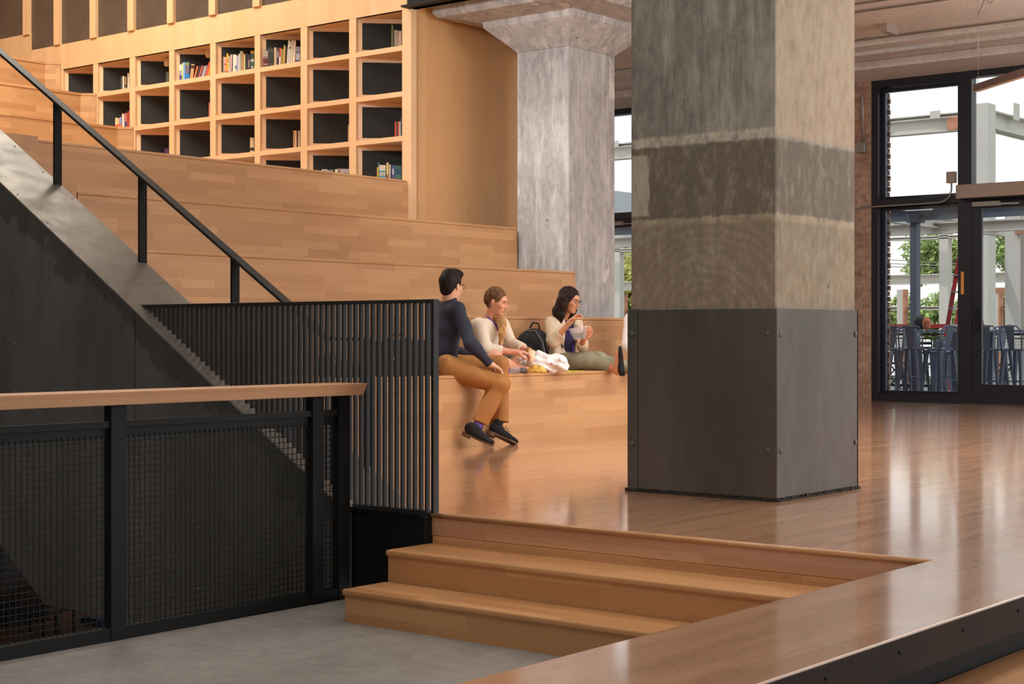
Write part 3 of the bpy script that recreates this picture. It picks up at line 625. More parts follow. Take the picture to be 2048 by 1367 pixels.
# ================================================================== MESH GUARD
g = thing('mesh_guard', 'black guardrail with wire mesh panels and a maple handrail at the floor opening', 'guardrail', (4.5, 5.985, -.475))
x1 = 6.03
MB().prism([(5.865, .662), (6.095, .662), (6.065, .60), (5.895, .60)], 0, 1.5, x1).build('handrail', M['cap'], g, bevel=.003)
for a, b_ in ((4.46, 4.545), (5.72, 5.80), (5.91, 5.99), (3.2, 3.285), (1.95, 2.03)):
    MB().box(a, b_, 5.955, 6.01, -.475, .60).build('post', M['black'], g, bevel=.002)
MB().box(1.5, 6.0, 5.965, 6.0, .495, .525).build('top_rail', M['black'], g); MB().box(1.5, 6.0, 5.96, 6.005, -.475, -.415).build('bottom_rail', M['black'], g)
MB().box(1.5, 6.0, 5.985, 6.0, .445, .495).build('mesh_top_channel', M['black'], g)
m = MB()
for i in range(104):
    x = 2.9 + i * .030; m.box(x - .0021, x + .0021, 5.980, 5.983, -.42, .46)
for i in range(29): z = -.41 + i * .030; m.box(2.9, 6.0, 5.983, 5.986, z - .0021, z + .0021)
m.build('wire_mesh', M['black'], g)
# things on the lower level seen through the mesh
def lower_chair(p, rot, lab):
    t = thing('lounge_chair', lab, 'chair', (0, 0, 0))
    MB().box(-.3, .3, -.3, .3, .25, .45).build('seat', M['felt'], t, bevel=.05)
    m = MB().box(-.3, .3, .2, .36, .4, .95); m.build('backrest', M['felt'], t, bevel=.06)
    for a in (-.26, .26):
        for b_ in (-.24, .26): MB().tube([(a, b_, 0), (a, b_, .26)], .018, 8).build('leg', M['black'], t)
    t.location = p; t.rotation_euler = (0, 0, rot)
lower_chair(at_plane(75, 1275, 2, -2.0).to_tuple(), .4, 'black lounge chair on the lower level, seen through the mesh at the far left')
lower_chair((at_plane(205, 1262, 2, -2.0) + Vector((0, .3, 0))).to_tuple(), -.6, 'black lounge chair on the lower level beside the mesh guard post')
q = at_plane(275, 1250, 2, -2.0)
tag(MB().box(q.x - .25, q.x + .25, q.y - .1, q.y + .6, -2.0, -1.94).build('floor_mat', plain('blue_mat', (40, 90, 130), .7)), 'blue mat on the lower level floor beside the guard post', 'mat')
q = at_plane(40, 1150, 1, 14.0)
tag(MB().box(q.x - .22, q.x + .28, 13.9, 14.1, -2.0, -.35).build('dark_cabinet', M['felt']), 'tall black cabinet on the lower level at the far left', 'cabinet')
# ================================================================== BOOKS
_bm = {}
def bookmat(c):
    if c not in _bm: _bm[c] = plain('book_cover_%d_%d_%d' % c, c, .5)
    return _bm[c]
PAGES = plain('book_pages', (226, 214, 190), .9)
ORD = ['first', 'second', 'third', 'fourth', 'fifth', 'sixth', 'seventh', 'eighth', 'ninth', 'tenth', 'eleventh', 'twelfth', 'thirteenth', 'fourteenth', 'fifteenth', 'sixteenth']
ROWN = ['top', 'second', 'third', 'bottom']
SQ = math.sqrt(.5)
def lettering(parent, txt, P, d, n, size, col):
    cu = bpy.data.curves.new('lettering', 'FONT'); cu.body = txt; cu.size = size; cu.extrude = .0006; cu.resolution_u = 2
    tmp = bpy.data.objects.new('lettering_source', cu); COL.objects.link(tmp)
    me = bpy.data.meshes.new_from_object(tmp.evaluated_get(bpy.context.evaluated_depsgraph_get())); bpy.data.objects.remove(tmp); me.materials.clear(); me.materials.append(bookmat(col))
    o = bpy.data.objects.new('lettering', me); COL.objects.link(o)
    z = Vector((0, 0, 1)); mt = Matrix((d, z, d.cross(z))).transposed().to_4x4(); mt.translation = P - world_loc(parent); o.matrix_local = mt; o.parent = parent; o.matrix_local = mt
def shelf_books(ci, r, items, off=.0):
    y1 = DIVS[ci + 1][0]; z0 = ROWS[r][0]
    n = Vector((SQ, SQ, 0)); d = Vector((SQ, -SQ, 0)); P0 = Vector((WB + .03, y1, 0))
    def s_at(px_, o_):      # distance along the back panel of sight line px at offset o_ in front of it
        dr = FWD + RIGHT * ((px_ - 1024) / FPX); Q = P0 - n * o_
        t = (Q.dot(n)) / dr.dot(n); return (dr * t - Q).dot(d), t
    grp = 'books in the %s row cubby, %s from right' % (ROWN[r], ORD[ci])
    for k, it in enumerate(items):
        xl, xr, yt, lean, rgb, cn = it[:6]; ex = it[6] if len(it) > 6 else None
        dep = .15; o_ = dep + .012
        sl_, t = s_at(xl, o_); sr_, _ = s_at(xr, o_); sl_ = max(sl_, .012 if ci else .012); th = max(sr_ - sl_ - .001, .008); ht = CAMP.z + (HY - yt) / FPX * t - z0
        ht = max(.12, min(ht, ROWS[r][1] - z0 - .012)); ln = -lean * t / FPX
        if it is items[-1]: pass
        base = P0 - n * (o_) + d * (sl_ + th / 2); base.z = z0 + .001
        dp = dep if base.x - WB > 0 else dep
        # keep the spine inside the cubby on the shallow side
        front = P0 - n * o_ + d * sl_
        dd = min(dep, (front.x - (WB + .006)) / SQ + dep) if front.x < WB + .006 else dep
        off_ = dep - dd; base = base + n * off_
        def bx(mb, a0, a1, b0, b1, h0, h1):
            vs_ = [P for P in (Vector(p) for p in [])]
            pts = []
            for h in (h0, h1):
                for a, b_ in ((a0, b0), (a1, b0), (a1, b1), (a0, b1)): pts.append(base + d * (a + ln * (h / max(ht, .01))) + n * b_ + Vector((0, 0, h)))
            mb.add(pts, [(0, 3, 2, 1), (4, 5, 6, 7), (0, 1, 5, 4), (1, 2, 6, 5), (2, 3, 7, 6), (3, 0, 4, 7)])
        c = min(.003, th * .16); m = MB()
        bx(m, -th / 2, th / 2, 0, .003, 0, ht); bx(m, -th / 2, -th / 2 + c, .003, dd, 0, ht); bx(m, th / 2 - c, th / 2, .003, dd, 0, ht)
        o = m.build('book', bookmat(rgb), None, origin=base, bevel=0)
        tag(o, '%s book, %s from left in the %s row cubby, %s from right' % (cn, ORD[k], ROWN[r], ORD[ci]), 'book', grp)
        m = MB(); bx(m, -th / 2 + c, th / 2 - c, .003, dd - .004, .004, ht - .005); m.build('pages', PAGES, o)
        if ex:
            for kind, *a in ex:
                if kind == 'band':
                    h0, h1, cc = a; m = MB(); bx(m, -th / 2 + .001, th / 2 - .001, -.0012, .0004, ht * h0, ht * h1); m.build('spine_band', bookmat(cc), o)
                elif kind == 'text':
                    tx, h0, sz, cc = a; lettering(o, tx, base + d * (-th / 2 + .006 + ln * h0) - n * .0016 + Vector((0, 0, ht * h0)), d, n, sz, cc)
B = 'band'; T = 'text'
shelf_books(2, 0, [(523, 535.5, 97, 0, (150, 118, 110), 'grey and red', [(B, .0, .5, (110, 44, 40)), (B, .62, .95, (178, 166, 156)), (T, 'Salt', .12, .035, (226, 214, 200))]), (536, 548, 94, 0, (52, 50, 46), 'black', [(B, .1, .13, (120, 116, 106)), (B, .8, .86, (92, 88, 80))]),
    (548.5, 553, 95, 0, (206, 182, 140), 'cream'), (553, 557, 96, -1, (74, 66, 72), 'dark grey', [(B, .1, .3, (40, 34, 80)), (B, .45, .8, (150, 150, 156))]), (557.5, 561, 96, -1.5, (204, 92, 80), 'red and white', [(B, 0, .5, (232, 224, 220))]),
    (561.5, 565, 98, -1, (170, 150, 76), 'olive'), (565.5, 569, 90, -2, (206, 176, 92), 'ochre', [(B, .9, 1, (130, 150, 70))]), (569.5, 572, 93, -2, (80, 66, 50), 'dark brown'),
    (573, 575.5, 80, -3.5, (232, 226, 214), 'slim white'), (576, 580, 82, -3, (212, 210, 206), 'pale grey', [(B, .7, .75, (40, 40, 44))]), (580.5, 584, 80, -3, (228, 216, 188), 'tall ivory'), (584.5, 589, 81, -3, (224, 222, 214), 'tall white', [(B, .1, .6, (220, 226, 210))]), (589.5, 591, 92, -1, (200, 90, 70), 'thin red'), (591.5, 600.5, 93, 0, (150, 152, 176), 'blue and grey', [(B, .08, .28, (50, 52, 84)), (B, .35, .6, (176, 190, 206)), (B, .7, .74, (86, 60, 70))])])
shelf_books(3, 0, [(445.5, 447.5, 112, 0, (170, 150, 120), 'tan'), (447.5, 452.5, 113, 0, (214, 160, 140), 'pink', [(B, .1, .14, (80, 90, 70)), (B, .5, .6, (170, 90, 80))]), (453, 456.5, 107, 0, (248, 176, 30), 'bright yellow', [(B, .58, .7, (232, 120, 60)), (B, 0, .1, (200, 60, 110))]),
    (457, 459, 112, -.5, (238, 226, 212), 'white'), (459.5, 463, 109, -1.5, (214, 178, 170), 'pale pink'), (463.5, 465, 109, -1, (120, 84, 72), 'thin brown'), (465.5, 470, 109, -1, (238, 234, 222), 'wide white'), (470.5, 473, 110, -.5, (232, 226, 206), 'cream', [(B, .22, .4, (34, 92, 150))]), (473.5, 476.5, 112, 0, (180, 172, 206), 'lilac'), (477, 479.5, 108, 0, (244, 232, 226), 'off white'),
    (480, 483, 102, 0, (172, 170, 142), 'tall sage green'), (483.3, 487, 102.5, 0, (180, 140, 84), 'tan cardboard'), (487.5, 490.5, 108, 0, (214, 208, 150), 'pale yellow', [(B, 0, .06, (180, 60, 50))]), (491, 495.5, 107, 0, (44, 46, 48), 'black'), (496, 500, 109, 0, (70, 60, 80), 'dark violet', [(B, .3, .7, (150, 130, 130))]), (501, 508.5, 101, 0, (66, 92, 80), 'dark green', [(B, .86, .98, (212, 170, 80)), (B, .5, .62, (200, 206, 200)), (T, 'PA', .17, .06, (236, 236, 230))])])
shelf_books(4, 0, [(357, 363, 126, 0, (150, 150, 170), 'blue patterned', [(B, .6, .95, (214, 210, 200)), (B, .05, .3, (84, 70, 120))]), (363.5, 366, 125, 0, (214, 208, 96), 'yellow green'), (366, 369.5, 124, 0, (120, 180, 220), 'sky blue'), (370, 379, 124.5, 0, (40, 120, 196), 'vivid blue', [(B, .35, .75, (110, 96, 110)), (B, .78, .98, (130, 130, 60))]),
    (379.5, 386, 128, -3, (196, 150, 100), 'tan and black', [(B, .72, .92, (44, 30, 26))]), (386.5, 390, 132, -7, (206, 110, 60), 'leaning orange'), (390.5, 394, 133, -8, (60, 52, 50), 'leaning black'), (394.5, 398, 131, -9, (196, 80, 90), 'leaning crimson'), (398.5, 402, 131, -9, (110, 104, 100), 'leaning grey'), (402.5, 404.5, 132, -8, (236, 230, 220), 'leaning white'), (405, 408, 130, -8, (140, 120, 150), 'leaning mauve'), (408.5, 412.5, 123, -9, (222, 86, 56), 'leaning red'), (413, 416.5, 121, -9, (250, 150, 48), 'leaning bright orange'), (417, 420.5, 123, -6, (96, 72, 60), 'leaning dark brown')])
shelf_books(0, 0, [(783.5, 785.5, 49, 0, (120, 130, 60), 'dark olive'), (786, 788, 50, 0, (50, 60, 60), 'black green'), (788.5, 796, 60, 0, (160, 140, 116), 'taupe', [(B, .2, .24, (110, 96, 80))]), (796.5, 803, 62, 0, (196, 166, 148), 'pale rose', [(B, .1, .25, (200, 196, 190))])])
shelf_books(0, 2, [(790, 793, 243, 0, (196, 70, 44), 'red orange'), (793.5, 796, 244, 0, (90, 40, 34), 'maroon'), (796.2, 798.6, 243, 0, (206, 90, 50), 'brick red'), (799, 801, 243, 0, (224, 216, 206), 'white'), (801.3, 803.5, 235, 0, (50, 54, 60), 'charcoal')])
shelf_books(0, 3, [(754.5, 757.5, 334, 0, (236, 190, 50), 'yellow'), (756.5, 758.5, 325, 0, (90, 120, 120), 'slim teal'), (758.7, 771.5, 330, 0, (222, 206, 180), 'cream lettered', [(B, .62, .7, (60, 140, 160)), (T, 'THE BIG', .46, .028, (30, 34, 40)), (T, 'LIVING', .22, .028, (30, 34, 40)), (B, .36, .44, (60, 150, 190))]), (773, 777.5, 325, 0, (232, 200, 110), 'tall golden', [(B, .25, .4, (170, 80, 44))]), (778, 780.5, 329, -1, (240, 226, 220), 'thin white'), (781, 783, 330, -1.5, (60, 40, 50), 'thin black'), (783.5, 788, 330, -1, (70, 76, 130), 'navy and lilac', [(B, .5, .8, (190, 180, 210))]), (789, 803, 331, 0, (24, 70, 96), 'wide dark teal', [(B, .82, .98, (40, 100, 80)), (B, .3, .5, (70, 110, 90))])])
shelf_books(1, 3, [(643.5, 655, 338.5, 0, (214, 208, 202), 'white lettered', [(T, 'B', .55, .12, (30, 26, 20))]), (655.5, 662, 340, 0, (140, 160, 186), 'light blue'), (662.5, 667, 339, 0, (160, 130, 96), 'khaki'), (668, 673, 338.5, -2, (242, 236, 220), 'bright white'), (673, 675.5, 336.5, -2, (170, 170, 120), 'pale olive'), (676, 678.5, 336.5, -2, (190, 100, 70), 'rust'), (679, 698, 337.5, 0, (196, 186, 190), 'wide mauve grey', [(T, 'W', .5, .1, (40, 20, 30))])])
shelf_books(1, 2, [(696, 698, 249, 0, (214, 180, 130), 'cream')])
shelf_books(2, 2, [(586.5, 589, 261, 0, (206, 150, 80), 'golden brown'), (589.5, 593, 261, 0, (220, 190, 150), 'beige'), (593.5, 596, 262, 0, (110, 60, 50), 'dark red'), (596.5, 600, 261, 0, (206, 190, 170), 'pale grey')])
shelf_books(3, 2, [(500, 508, 275, 0, (226, 206, 170), 'cream', [(B, .25, .42, (50, 40, 36)), (B, .05, .1, (50, 40, 36))])])
shelf_books(4, 1, [(417.5, 420, 205, 0, (214, 130, 100), 'salmon')])
shelf_books(5, 0, [(332, 337.5, 144, 0, (66, 74, 58), 'dark green')])
shelf_books(5, 2, [(329.5, 332.5, 296, 0, (90, 60, 110), 'purple'), (333.5, 336.5, 297, 0, (110, 70, 110), 'plum')])
shelf_books(6, 0, [(241.5, 244.5, 154, 0, (60, 56, 44), 'black'), (245, 248, 152, 0, (214, 206, 190), 'white'), (248.5, 253, 153, 0, (150, 116, 76), 'brown patterned', [(B, .3, .45, (50, 30, 26))]), (255, 258.5, 146, 0, (220, 210, 190), 'tall ivory')])
shelf_books(6, 1, [(230.5, 235, 235.5, 0, (232, 200, 140), 'cream and orange', [(B, 0, .45, (226, 100, 50))]), (235.5, 239, 236, 0, (220, 170, 150), 'peach', [(B, 0, .5, (226, 90, 40))]), (239.5, 243, 234, 0, (130, 150, 190), 'light blue', [(B, 0, .45, (226, 90, 50))]), (243.8, 249, 227, 0, (214, 110, 90), 'white and red', [(B, .05, .95, (226, 200, 190))]), (249.5, 254, 226, 0, (190, 110, 110), 'dusty red', [(B, .2, .5, (60, 60, 110))]), (254.5, 258.5, 222, 0, (190, 60, 40), 'tall red')])
# small fixtures in the upper cubbies
for ci, px_, py, lab in ((4, 417, 108, 'small cream wall fixture high in the cubby of leaning books'), (5, 334, 125, 'small white wall fixture high in the cubby with one dark green book')):
    y1 = DIVS[ci + 1][0]; n = Vector((SQ, SQ, 0)); d = Vector((SQ, -SQ, 0)); P0 = Vector((WB + .03, y1, 0)) - n * .05
    dr = FWD + RIGHT * ((px_ - 1024) / FPX); tt = P0.dot(n) / dr.dot(n); p = dr * tt; z = CAMP.z + (HY - py) / FPX * tt
    tag(MB().lathe([(.02, -.05), (.035, -.04), (.04, 0), (.032, .045), (.01, .055)], (p.x, p.y, z), 14).build('wall_fixture', plain('fixture_cream', (226, 206, 170), .5)), lab, 'fixture')
# ================================================================== OUTSIDE THE WINDOWS
struct(MB().box(WX + .36, 27.6, -12, 34, -.25, -.03).build('floor_terrace', plain('terrace_concrete', (150, 156, 170), .7, var=.1, scale=2)), 'grey terrace floor outside')
struct(MB().box(27.6, 140, -60, 120, -3.2, -3.0).build('ground', plain('far_ground', (96, 104, 70), .9, var=.2, scale=.4)), 'distant ground')
WHITE = plain('white_primed_steel', (206, 200, 190), .6, var=.05, scale=1); BLUEG = plain('blue_grey_steel', (92, 100, 114), .5); ORANGE = plain('rusty_orange_primer', (190, 128, 98), .7, var=.25, scale=4)
STOOLM = plain('blue_grey_stool_metal', (112, 120, 134), .45, metal=.2)
def ibeam(m, a, b, w, h, up=(0, 0, 1)):
    a, b = Vector(a), Vector(b); u = Vector(up)
    m.bar(a + u * (h / 2 - .012), b + u * (h / 2 - .012), w, .024, up); m.bar(a - u * (h / 2 - .012), b - u * (h / 2 - .012), w, .024, up); m.bar(a, b, .016, h - .02, up)
def frame_thing(name, lab, cat, loc): return thing(name, lab, cat, loc)
# tall white frame
def P(x, y, a): return at_plane(x, y, 0, a)
fr = frame_thing('steel_frame', 'tall white steel frame with orange splice outside beyond the terrace', 'steel frame', (31, 11, -3))
A1 = 31.0
zt_, zb_ = P(1845, 232, A1).z, P(1845, 268, A1).z; yc = P(1971, 300, A1).y
m = MB(); ibeam(m, (A1, yc, (zt_ + zb_) / 2), (A1, 30, (zt_ + zb_) / 2), .26, zt_ - zb_)
m.box(A1 - .13, A1 + .13, yc, 30, zb_ + .28, zb_ + .30); m.build('beam', WHITE, fr)
m = MB()
for i in range(14): m.box(A1 - .16, A1 - .145, yc + .9 + i * 1.15, yc + 1.12 + i * 1.15, zb_ + .28, zt_ + .06)
m.build('stiffener', WHITE, fr)
MB().box(A1 - .15, A1 - .005, yc + .2, yc + .75, zb_ + .02, zb_ + .28).build('orange_splice', ORANGE, fr)
MB().box(A1 - .15, A1 - .005, 20.6, 21.2, zb_ + .02, zb_ + .28).build('orange_splice', ORANGE, fr)
m = MB(); w = P(1951, 300, A1).y - P(1976, 300, A1).y
m.box(A1 - .2, A1 - .16, yc - w / 2, yc + w / 2, -3, zt_ + .12); m.box(A1 + .16, A1 + .2, yc - w / 2, yc + w / 2, -3, zt_ + .12); m.box(A1 - .16, A1 + .16, yc - w / 2, yc - w / 2 + .03, -3, zt_ + .12); m.build('column', WHITE, fr)
m = MB(); ibeam(m, (A1 + .2, yc, (zt_ + zb_) / 2), (48, yc, (zt_ + zb_) / 2), .3, zt_ - zb_); m.build('beam', WHITE, fr)
m = MB()
for i in range(8): m.box(A1 + 1 + i * 1.5, A1 + 1.3 + i * 1.5, yc - .2, yc - .18, zt_ - .1, zt_ + .25)
m.build('stiffener', WHITE, fr)
c = frame_thing('steel_frame', 'white steel columns with orange brackets seen through the glass door', 'steel frame', (29.5, 9, -3))
for (xa, xb, a) in ((2016, 2046, 29.0), (2062, 2085, 33)):
    ya, yb = P(xa, 600, a).y, P(xb, 600, a).y; m = MB(); ibeam(m, (a, (ya + yb) / 2, -3), (a, (ya + yb) / 2, 3.3), abs(ya - yb), .3, (1, 0, 0)); m.build('column', WHITE, c)
for (y_, hh, a) in ((448, 14, 29.2), (470, 8, 33)):
    z = P(1990, y_, a).z; m = MB(); ibeam(m, (a, 4, z), (a, 24, z), .2, hh * .0095); m.build('beam', WHITE, c)
for (x, y, a) in ((1962, 452, 29.05), (2044, 460, 28.8), (2000, 581, 34.9)):
    q = P(x, y, a); MB().box(a - .05, a + .05, q.y - .12, q.y + .12, q.z - .07, q.z + .07).build('orange_bracket', ORANGE, c)
c = frame_thing('steel_frame', 'low far white steel frame with an orange edged post behind the tables', 'steel frame', (38, 15, -3))
for (y_, hh) in ((558, 20), (616, 8)):
    z = P(1845, y_, 38).z; m = MB(); ibeam(m, (38, 4, z), (38, 34, z), .3, hh * .0122); m.build('beam', WHITE, c)
for (xa, xb) in ((1797, 1811), (1990, 2002), (1240, 1250)):
    ya, yb = P(xa, 600, 37.8).y, P(xb, 600, 37.8).y; z = P(1845, 578, 37.8).z
    MB().box(37.7, 37.9, yb, ya, -3, z).build('post', WHITE, c); MB().box(37.68, 37.9, yb - .03, yb + .02, -3, z).build('orange_edge', ORANGE, c)
ya, yb = P(1882, 600, 33).y, P(1900, 600, 33).y
tag(MB().box(32.9, 33.1, yb, ya, -3, P(1890, 440, 33).z).build('white_column', WHITE), 'tall white steel column outside, between the terrace post and the red ladder', 'column')
ya, yb = P(1229, 600, 33).y, P(1244, 600, 33).y
tag(MB().box(32.9, 33.1, yb, ya, -3, P(1240, 470, 33).z).build('white_column', WHITE), 'white steel column outside in the gap between the two concrete columns', 'column')
c = frame_thing('terrace_canopy', 'blue grey steel post and beam canopy on the terrace', 'canopy', (24.3, 9, 0))
a = 24.3; z = P(1830, 426, a).z; m = MB(); ibeam(m, (a, 2, z), (a, 26, z), .2, .24); m.build('beam', BLUEG, c)
q = P(1830.5, 440, a); MB().box(a - .07, a + .07, q.y - .058, q.y + .058, -.03, z - .12).build('post', BLUEG, c); MB().box(a - .12, a + .12, q.y - .12, q.y + .1, z - .16, z - .02).build('bracket', BLUEG, c)
z2 = P(1830, 458, 26.6).z; m = MB(); ibeam(m, (26.6, 2, z2), (26.6, 26, z2), .22, .2); m.build('white_beam', WHITE, c)
m = MB(); ibeam(m, (a, 11.9, z), (30, 11.9, z), .15, .2); ibeam(m, (a, 9.4, z), (30, 9.4, z), .15, .2); m.build('cross_beam', WHITE, c)
tag(MB().box(24.0, 24.2, P(1860, 415, 24.1).y, P(1809, 415, 24.1).y, P(1830, 420, 24.1).z, P(1830, 413, 24.1).z).build('terrace_lamp', plain('lit_lamp_white', (250, 250, 245), .5, emit=.6)), 'white rectangular lamp at the top of the tall window view', 'lamp')
# railing
c = thing('terrace_railing', 'black terrace railing with fine mesh behind the bar tables', 'railing', (26, 12, -.03))
m = MB(); m.box(25.98, 26.02, 2, 30, .90, .94).box(25.98, 26.02, 2, 30, 0, .04).box(25.98, 26.02, 2, 30, .84, .86); m.build('rail', M['black'], c)
for i in range(14): MB().box(25.97, 26.03, 3 + i * 2, 3.06 + i * 2, -.03, .92).build('post', M['black'], c)
m = MB()
for i in range(330): m.box(25.995, 26.0, 6 + i * .05, 6.005 + i * .05, .04, .84)
for i in range(17): m.box(25.995, 26.0, 6, 22.5, .04 + i * .05, .046 + i * .05)
m.build('wire_mesh', BLUEG, c)
RED = plain('red_paint', (176, 52, 48), .5)
tag(MB().box(26.6, 26.65, P(1935, 650, 26.6).y, P(1765, 650, 26.6).y, P(1800, 656, 26.6).z, P(1800, 648, 26.6).z).box(26.6, 26.65, 10, 10.06, -.03, 1.0).box(26.6, 26.65, 12.2, 12.26, -.03, 1.0).build('red_barrier', RED), 'red barrier board behind the terrace railing', 'barrier')
# tables
def table(x, y0, y1, zt_, w, lab):
    t = thing('bar_table', lab, 'table', (x, (y0 + y1) / 2, -.03))
    MB().box(x - w / 2, x + w / 2, y0, y1, zt_ - .035, zt_).build('tabletop', plain('table_top_blue', (150, 166, 196), .35), t, bevel=.006)
    for yy in (y0 + .12, y1 - .12):
        for xx in (x - w / 2 + .08, x + w / 2 - .08): MB().add([(xx - .03, yy - .03, -.03), (xx + .03, yy - .03, -.03), (xx + .03, yy + .03, -.03), (xx - .03, yy + .03, -.03), (xx - .06, yy - .06, zt_ - .035), (xx + .06, yy - .06, zt_ - .035), (xx + .06, yy + .06, zt_ - .035), (xx - .06, yy + .06, zt_ - .035)], [(0, 3, 2, 1), (4, 5, 6, 7), (0, 1, 5, 4), (1, 2, 6, 5), (2, 3, 7, 6), (3, 0, 4, 7)]).build('leg', STOOLM, t)
    return t
table(23.2, P(1915, 660, 23.2).y - .2, P(1765, 660, 23.2).y + .3, .985, .7, 'long blue grey bar table behind the tall window, left of the door')
table(23.2, P(2110, 660, 23.2).y, P(1952, 660, 23.2).y, .985, .7, 'long blue grey bar table seen through the glass door')
table(24.9, P(1930, 697, 24.9).y, P(1866, 697, 24.9).y, .66, .6, 'lower grey table with a patterned bag on it, near the red ladder')
# stools
def make_stool():
    t = thing('bar_stool', '', 'stool')
    z = .74; s = .15
    MB().prism([(-s, -s + .03), (-s + .03, -s), (s - .03, -s), (s, -s + .03), (s, s - .03), (s - .03, s), (-s + .03, s), (-s, s - .03)], 2, z - .03, z).build('seat', STOOLM, t, bevel=.008)
    for sx_, sy_ in ((-1, -1), (1, -1), (1, 1), (-1, 1)):
        a, b = sx_ * .135, sy_ * .135; c_, d_ = sx_ * .195, sy_ * .195; w = .028
        m = MB().add([(c_ - w * .5, d_ - w * .5, 0), (c_ + w * .5, d_ - w * .5, 0), (c_ + w * .5, d_ + w * .5, 0), (c_ - w * .5, d_ + w * .5, 0), (a - w, b - w, z - .03), (a + w, b - w, z - .03), (a + w, b + w, z - .03), (a - w, b + w, z - .03)], [(0, 3, 2, 1), (4, 5, 6, 7), (0, 1, 5, 4), (1, 2, 6, 5), (2, 3, 7, 6), (3, 0, 4, 7)]); m.build('leg', STOOLM, t)
    m = MB(); q = .185
    m.bar((-q, -q, .27), (q, -q, .27), .02, .012).bar((-q, q, .27), (q, q, .27), .02, .012).bar((-q, -q, .27), (-q, q, .27), .02, .012).bar((q, -q, .27), (q, q, .27), .02, .012); m.build('footrest', STOOLM, t)
    pts = [(.15, -.17, z - .02), (.17, -.18, z + .16), (.19, -.17, z + .27), (.20, -.12, z + .325), (.20, 0, z + .335), (.20, .12, z + .325), (.19, .17, z + .27), (.17, .18, z + .16), (.15, .17, z - .02)]
    MB().tube(pts, .011, 8).build('back_hoop', STOOLM, t)
    MB().add([(.145, -.045, z - .02), (.145, .045, z - .02), (.20, .075, z + .32), (.20, -.075, z + .32), (.151, -.045, z - .02), (.151, .045, z - .02), (.206, .075, z + .32), (.206, -.075, z + .32)], [(0, 1, 2, 3), (7, 6, 5, 4), (0, 4, 5, 1), (1, 5, 6, 2), (2, 6, 7, 3), (3, 7, 4, 0)]).build('back_slat', STOOLM, t)
    return t
st = make_stool(); first = True
SG = 'blue grey metal bar stools on the terrace'
for x, a, rot, lab in ((1778, 22.4, 0.2, 'blue grey metal bar stool at the left edge of the tall window'), (1827, 22.4, 3.3, 'blue grey metal bar stool in front of the terrace post'), (1880, 22.45, -1.9, 'blue grey metal bar stool turned sideways, back slat toward the door side'),
                       (1982, 22.3, 3.1, 'blue grey metal bar stool nearest the left side of the glass door'), (2036, 22.4, 2.9, 'blue grey metal bar stool at the right edge of the picture'), (1904, 24.1, .3, 'bar stool beside the lower table with the bag'),
                       (1996, 24.1, 0, 'bar stool on the far side of the table in the door view'), (1806, 24.0, .1, 'bar stool on the far side of the table behind the terrace post')):
    o = st if first else copy_tree(st); first = False
    o['label'] = lab; o['group'] = SG; q = P(x, 700, a); o.location = (a, q.y, -.03); o.rotation_euler = (0, 0, rot)
def fold_chair(x, a, rot, lab):
    t = thing('folding_chair', lab, 'chair')
    m = MB()
    for s in (-.2, .2): m.tube([(-.2, s, 0), (.18, s, .45), (.24, s, .85)], .012, 6); m.tube([(.25, s, 0), (-.18, s, .45)], .012, 6)
    m.build('frame', M['black'], t); MB().box(-.2, .2, -.2, .2, .44, .47).build('seat', M['black'], t)
    m = MB()
    for z in (.62, .70, .78): m.box(.2, .22, -.2, .2, z, z + .04)
    m.build('back_slats', M['black'], t)
    q = P(x, 700, a); t.location = (a, q.y, -.03); t.rotation_euler = (0, 0, rot)
fold_chair(1838, 24.9, .4, 'black folding chair on the terrace behind the bar stools'); fold_chair(1990, 25.0, 1.2, 'black folding chair seen low through the glass door'); fold_chair(1790, 25.2, 2.4, 'black folding chair on the terrace at the left of the tall window')
# bag, backpack, bottle, ladder
q = P(1884, 697, 24.75)
t = thing('patterned_bag', 'black and white patterned bag with green trim on the lower terrace table', 'bag', (24.75, q.y, .66))
m = MB(); m.ball((24.75, q.y, .66 + .10), (.08, .13, .105), 14); m.build('body', plain('bag_pattern', (120, 126, 140), .8, var=.8, scale=40), t)
MB().tube([(24.7, q.y - .13, .70), (24.7, q.y - .12, .82), (24.7, q.y - .05, .88), (24.7, q.y + .05, .88), (24.7, q.y + .12, .82), (24.7, q.y + .13, .70)], .012, 6).build('green_trim', plain('green_trim', (40, 110, 80), .6), t)
q = P(1849, 655, 23.2)
t = thing('backpack', 'dark and orange backpack standing on the terrace bar table', 'bag', (23.2, q.y, .985))
MB().ball((23.2, q.y + .08, 1.10), (.09, .10, .12), 14).build('body', plain('dark_green_bag', (40, 52, 50), .7), t); MB().ball((23.15, q.y - .06, 1.08), (.07, .07, .10), 12).build('pocket', plain('orange_bag', (214, 120, 80), .6, var=.3, scale=20), t)
t = thing('water_bottle', 'clear water bottle beside the patterned bag', 'bottle', (24.75, P(1905, 697, 24.75).y, .66)); y_ = P(1905, 697, 24.75).y
MB().lathe([(.035, 0), (.037, .02), (.035, .16), (.015, .20), (.014, .22)], (24.75, y_, .661), 12).build('body', plain('bottle_plastic', (190, 206, 220), .2), t); MB().lathe([(.016, .22), (.016, .245)], (24.75, y_, .661), 10).build('cap', plain('bottle_cap', (60, 110, 180), .5), t)
t = thing('step_ladder', 'red step ladder standing outside behind the door frame', 'ladder', (25.5, 10, -.03))
ap = P(1931, 470, 25.5); l0 = P(1884, 745, 25.5); r0 = P(1976, 760, 25.5)
m = MB()
for dx in (-.22, .22):
    m.bar((25.5 + dx * .6, ap.y, 2.5), (25.5 + dx, l0.y, -.03), .03, .07); m.bar((25.5 + dx * .6, ap.y, 2.5), (25.5 + dx, r0.y, -.03), .03, .05)
m.build('rail', RED, t); m = MB()
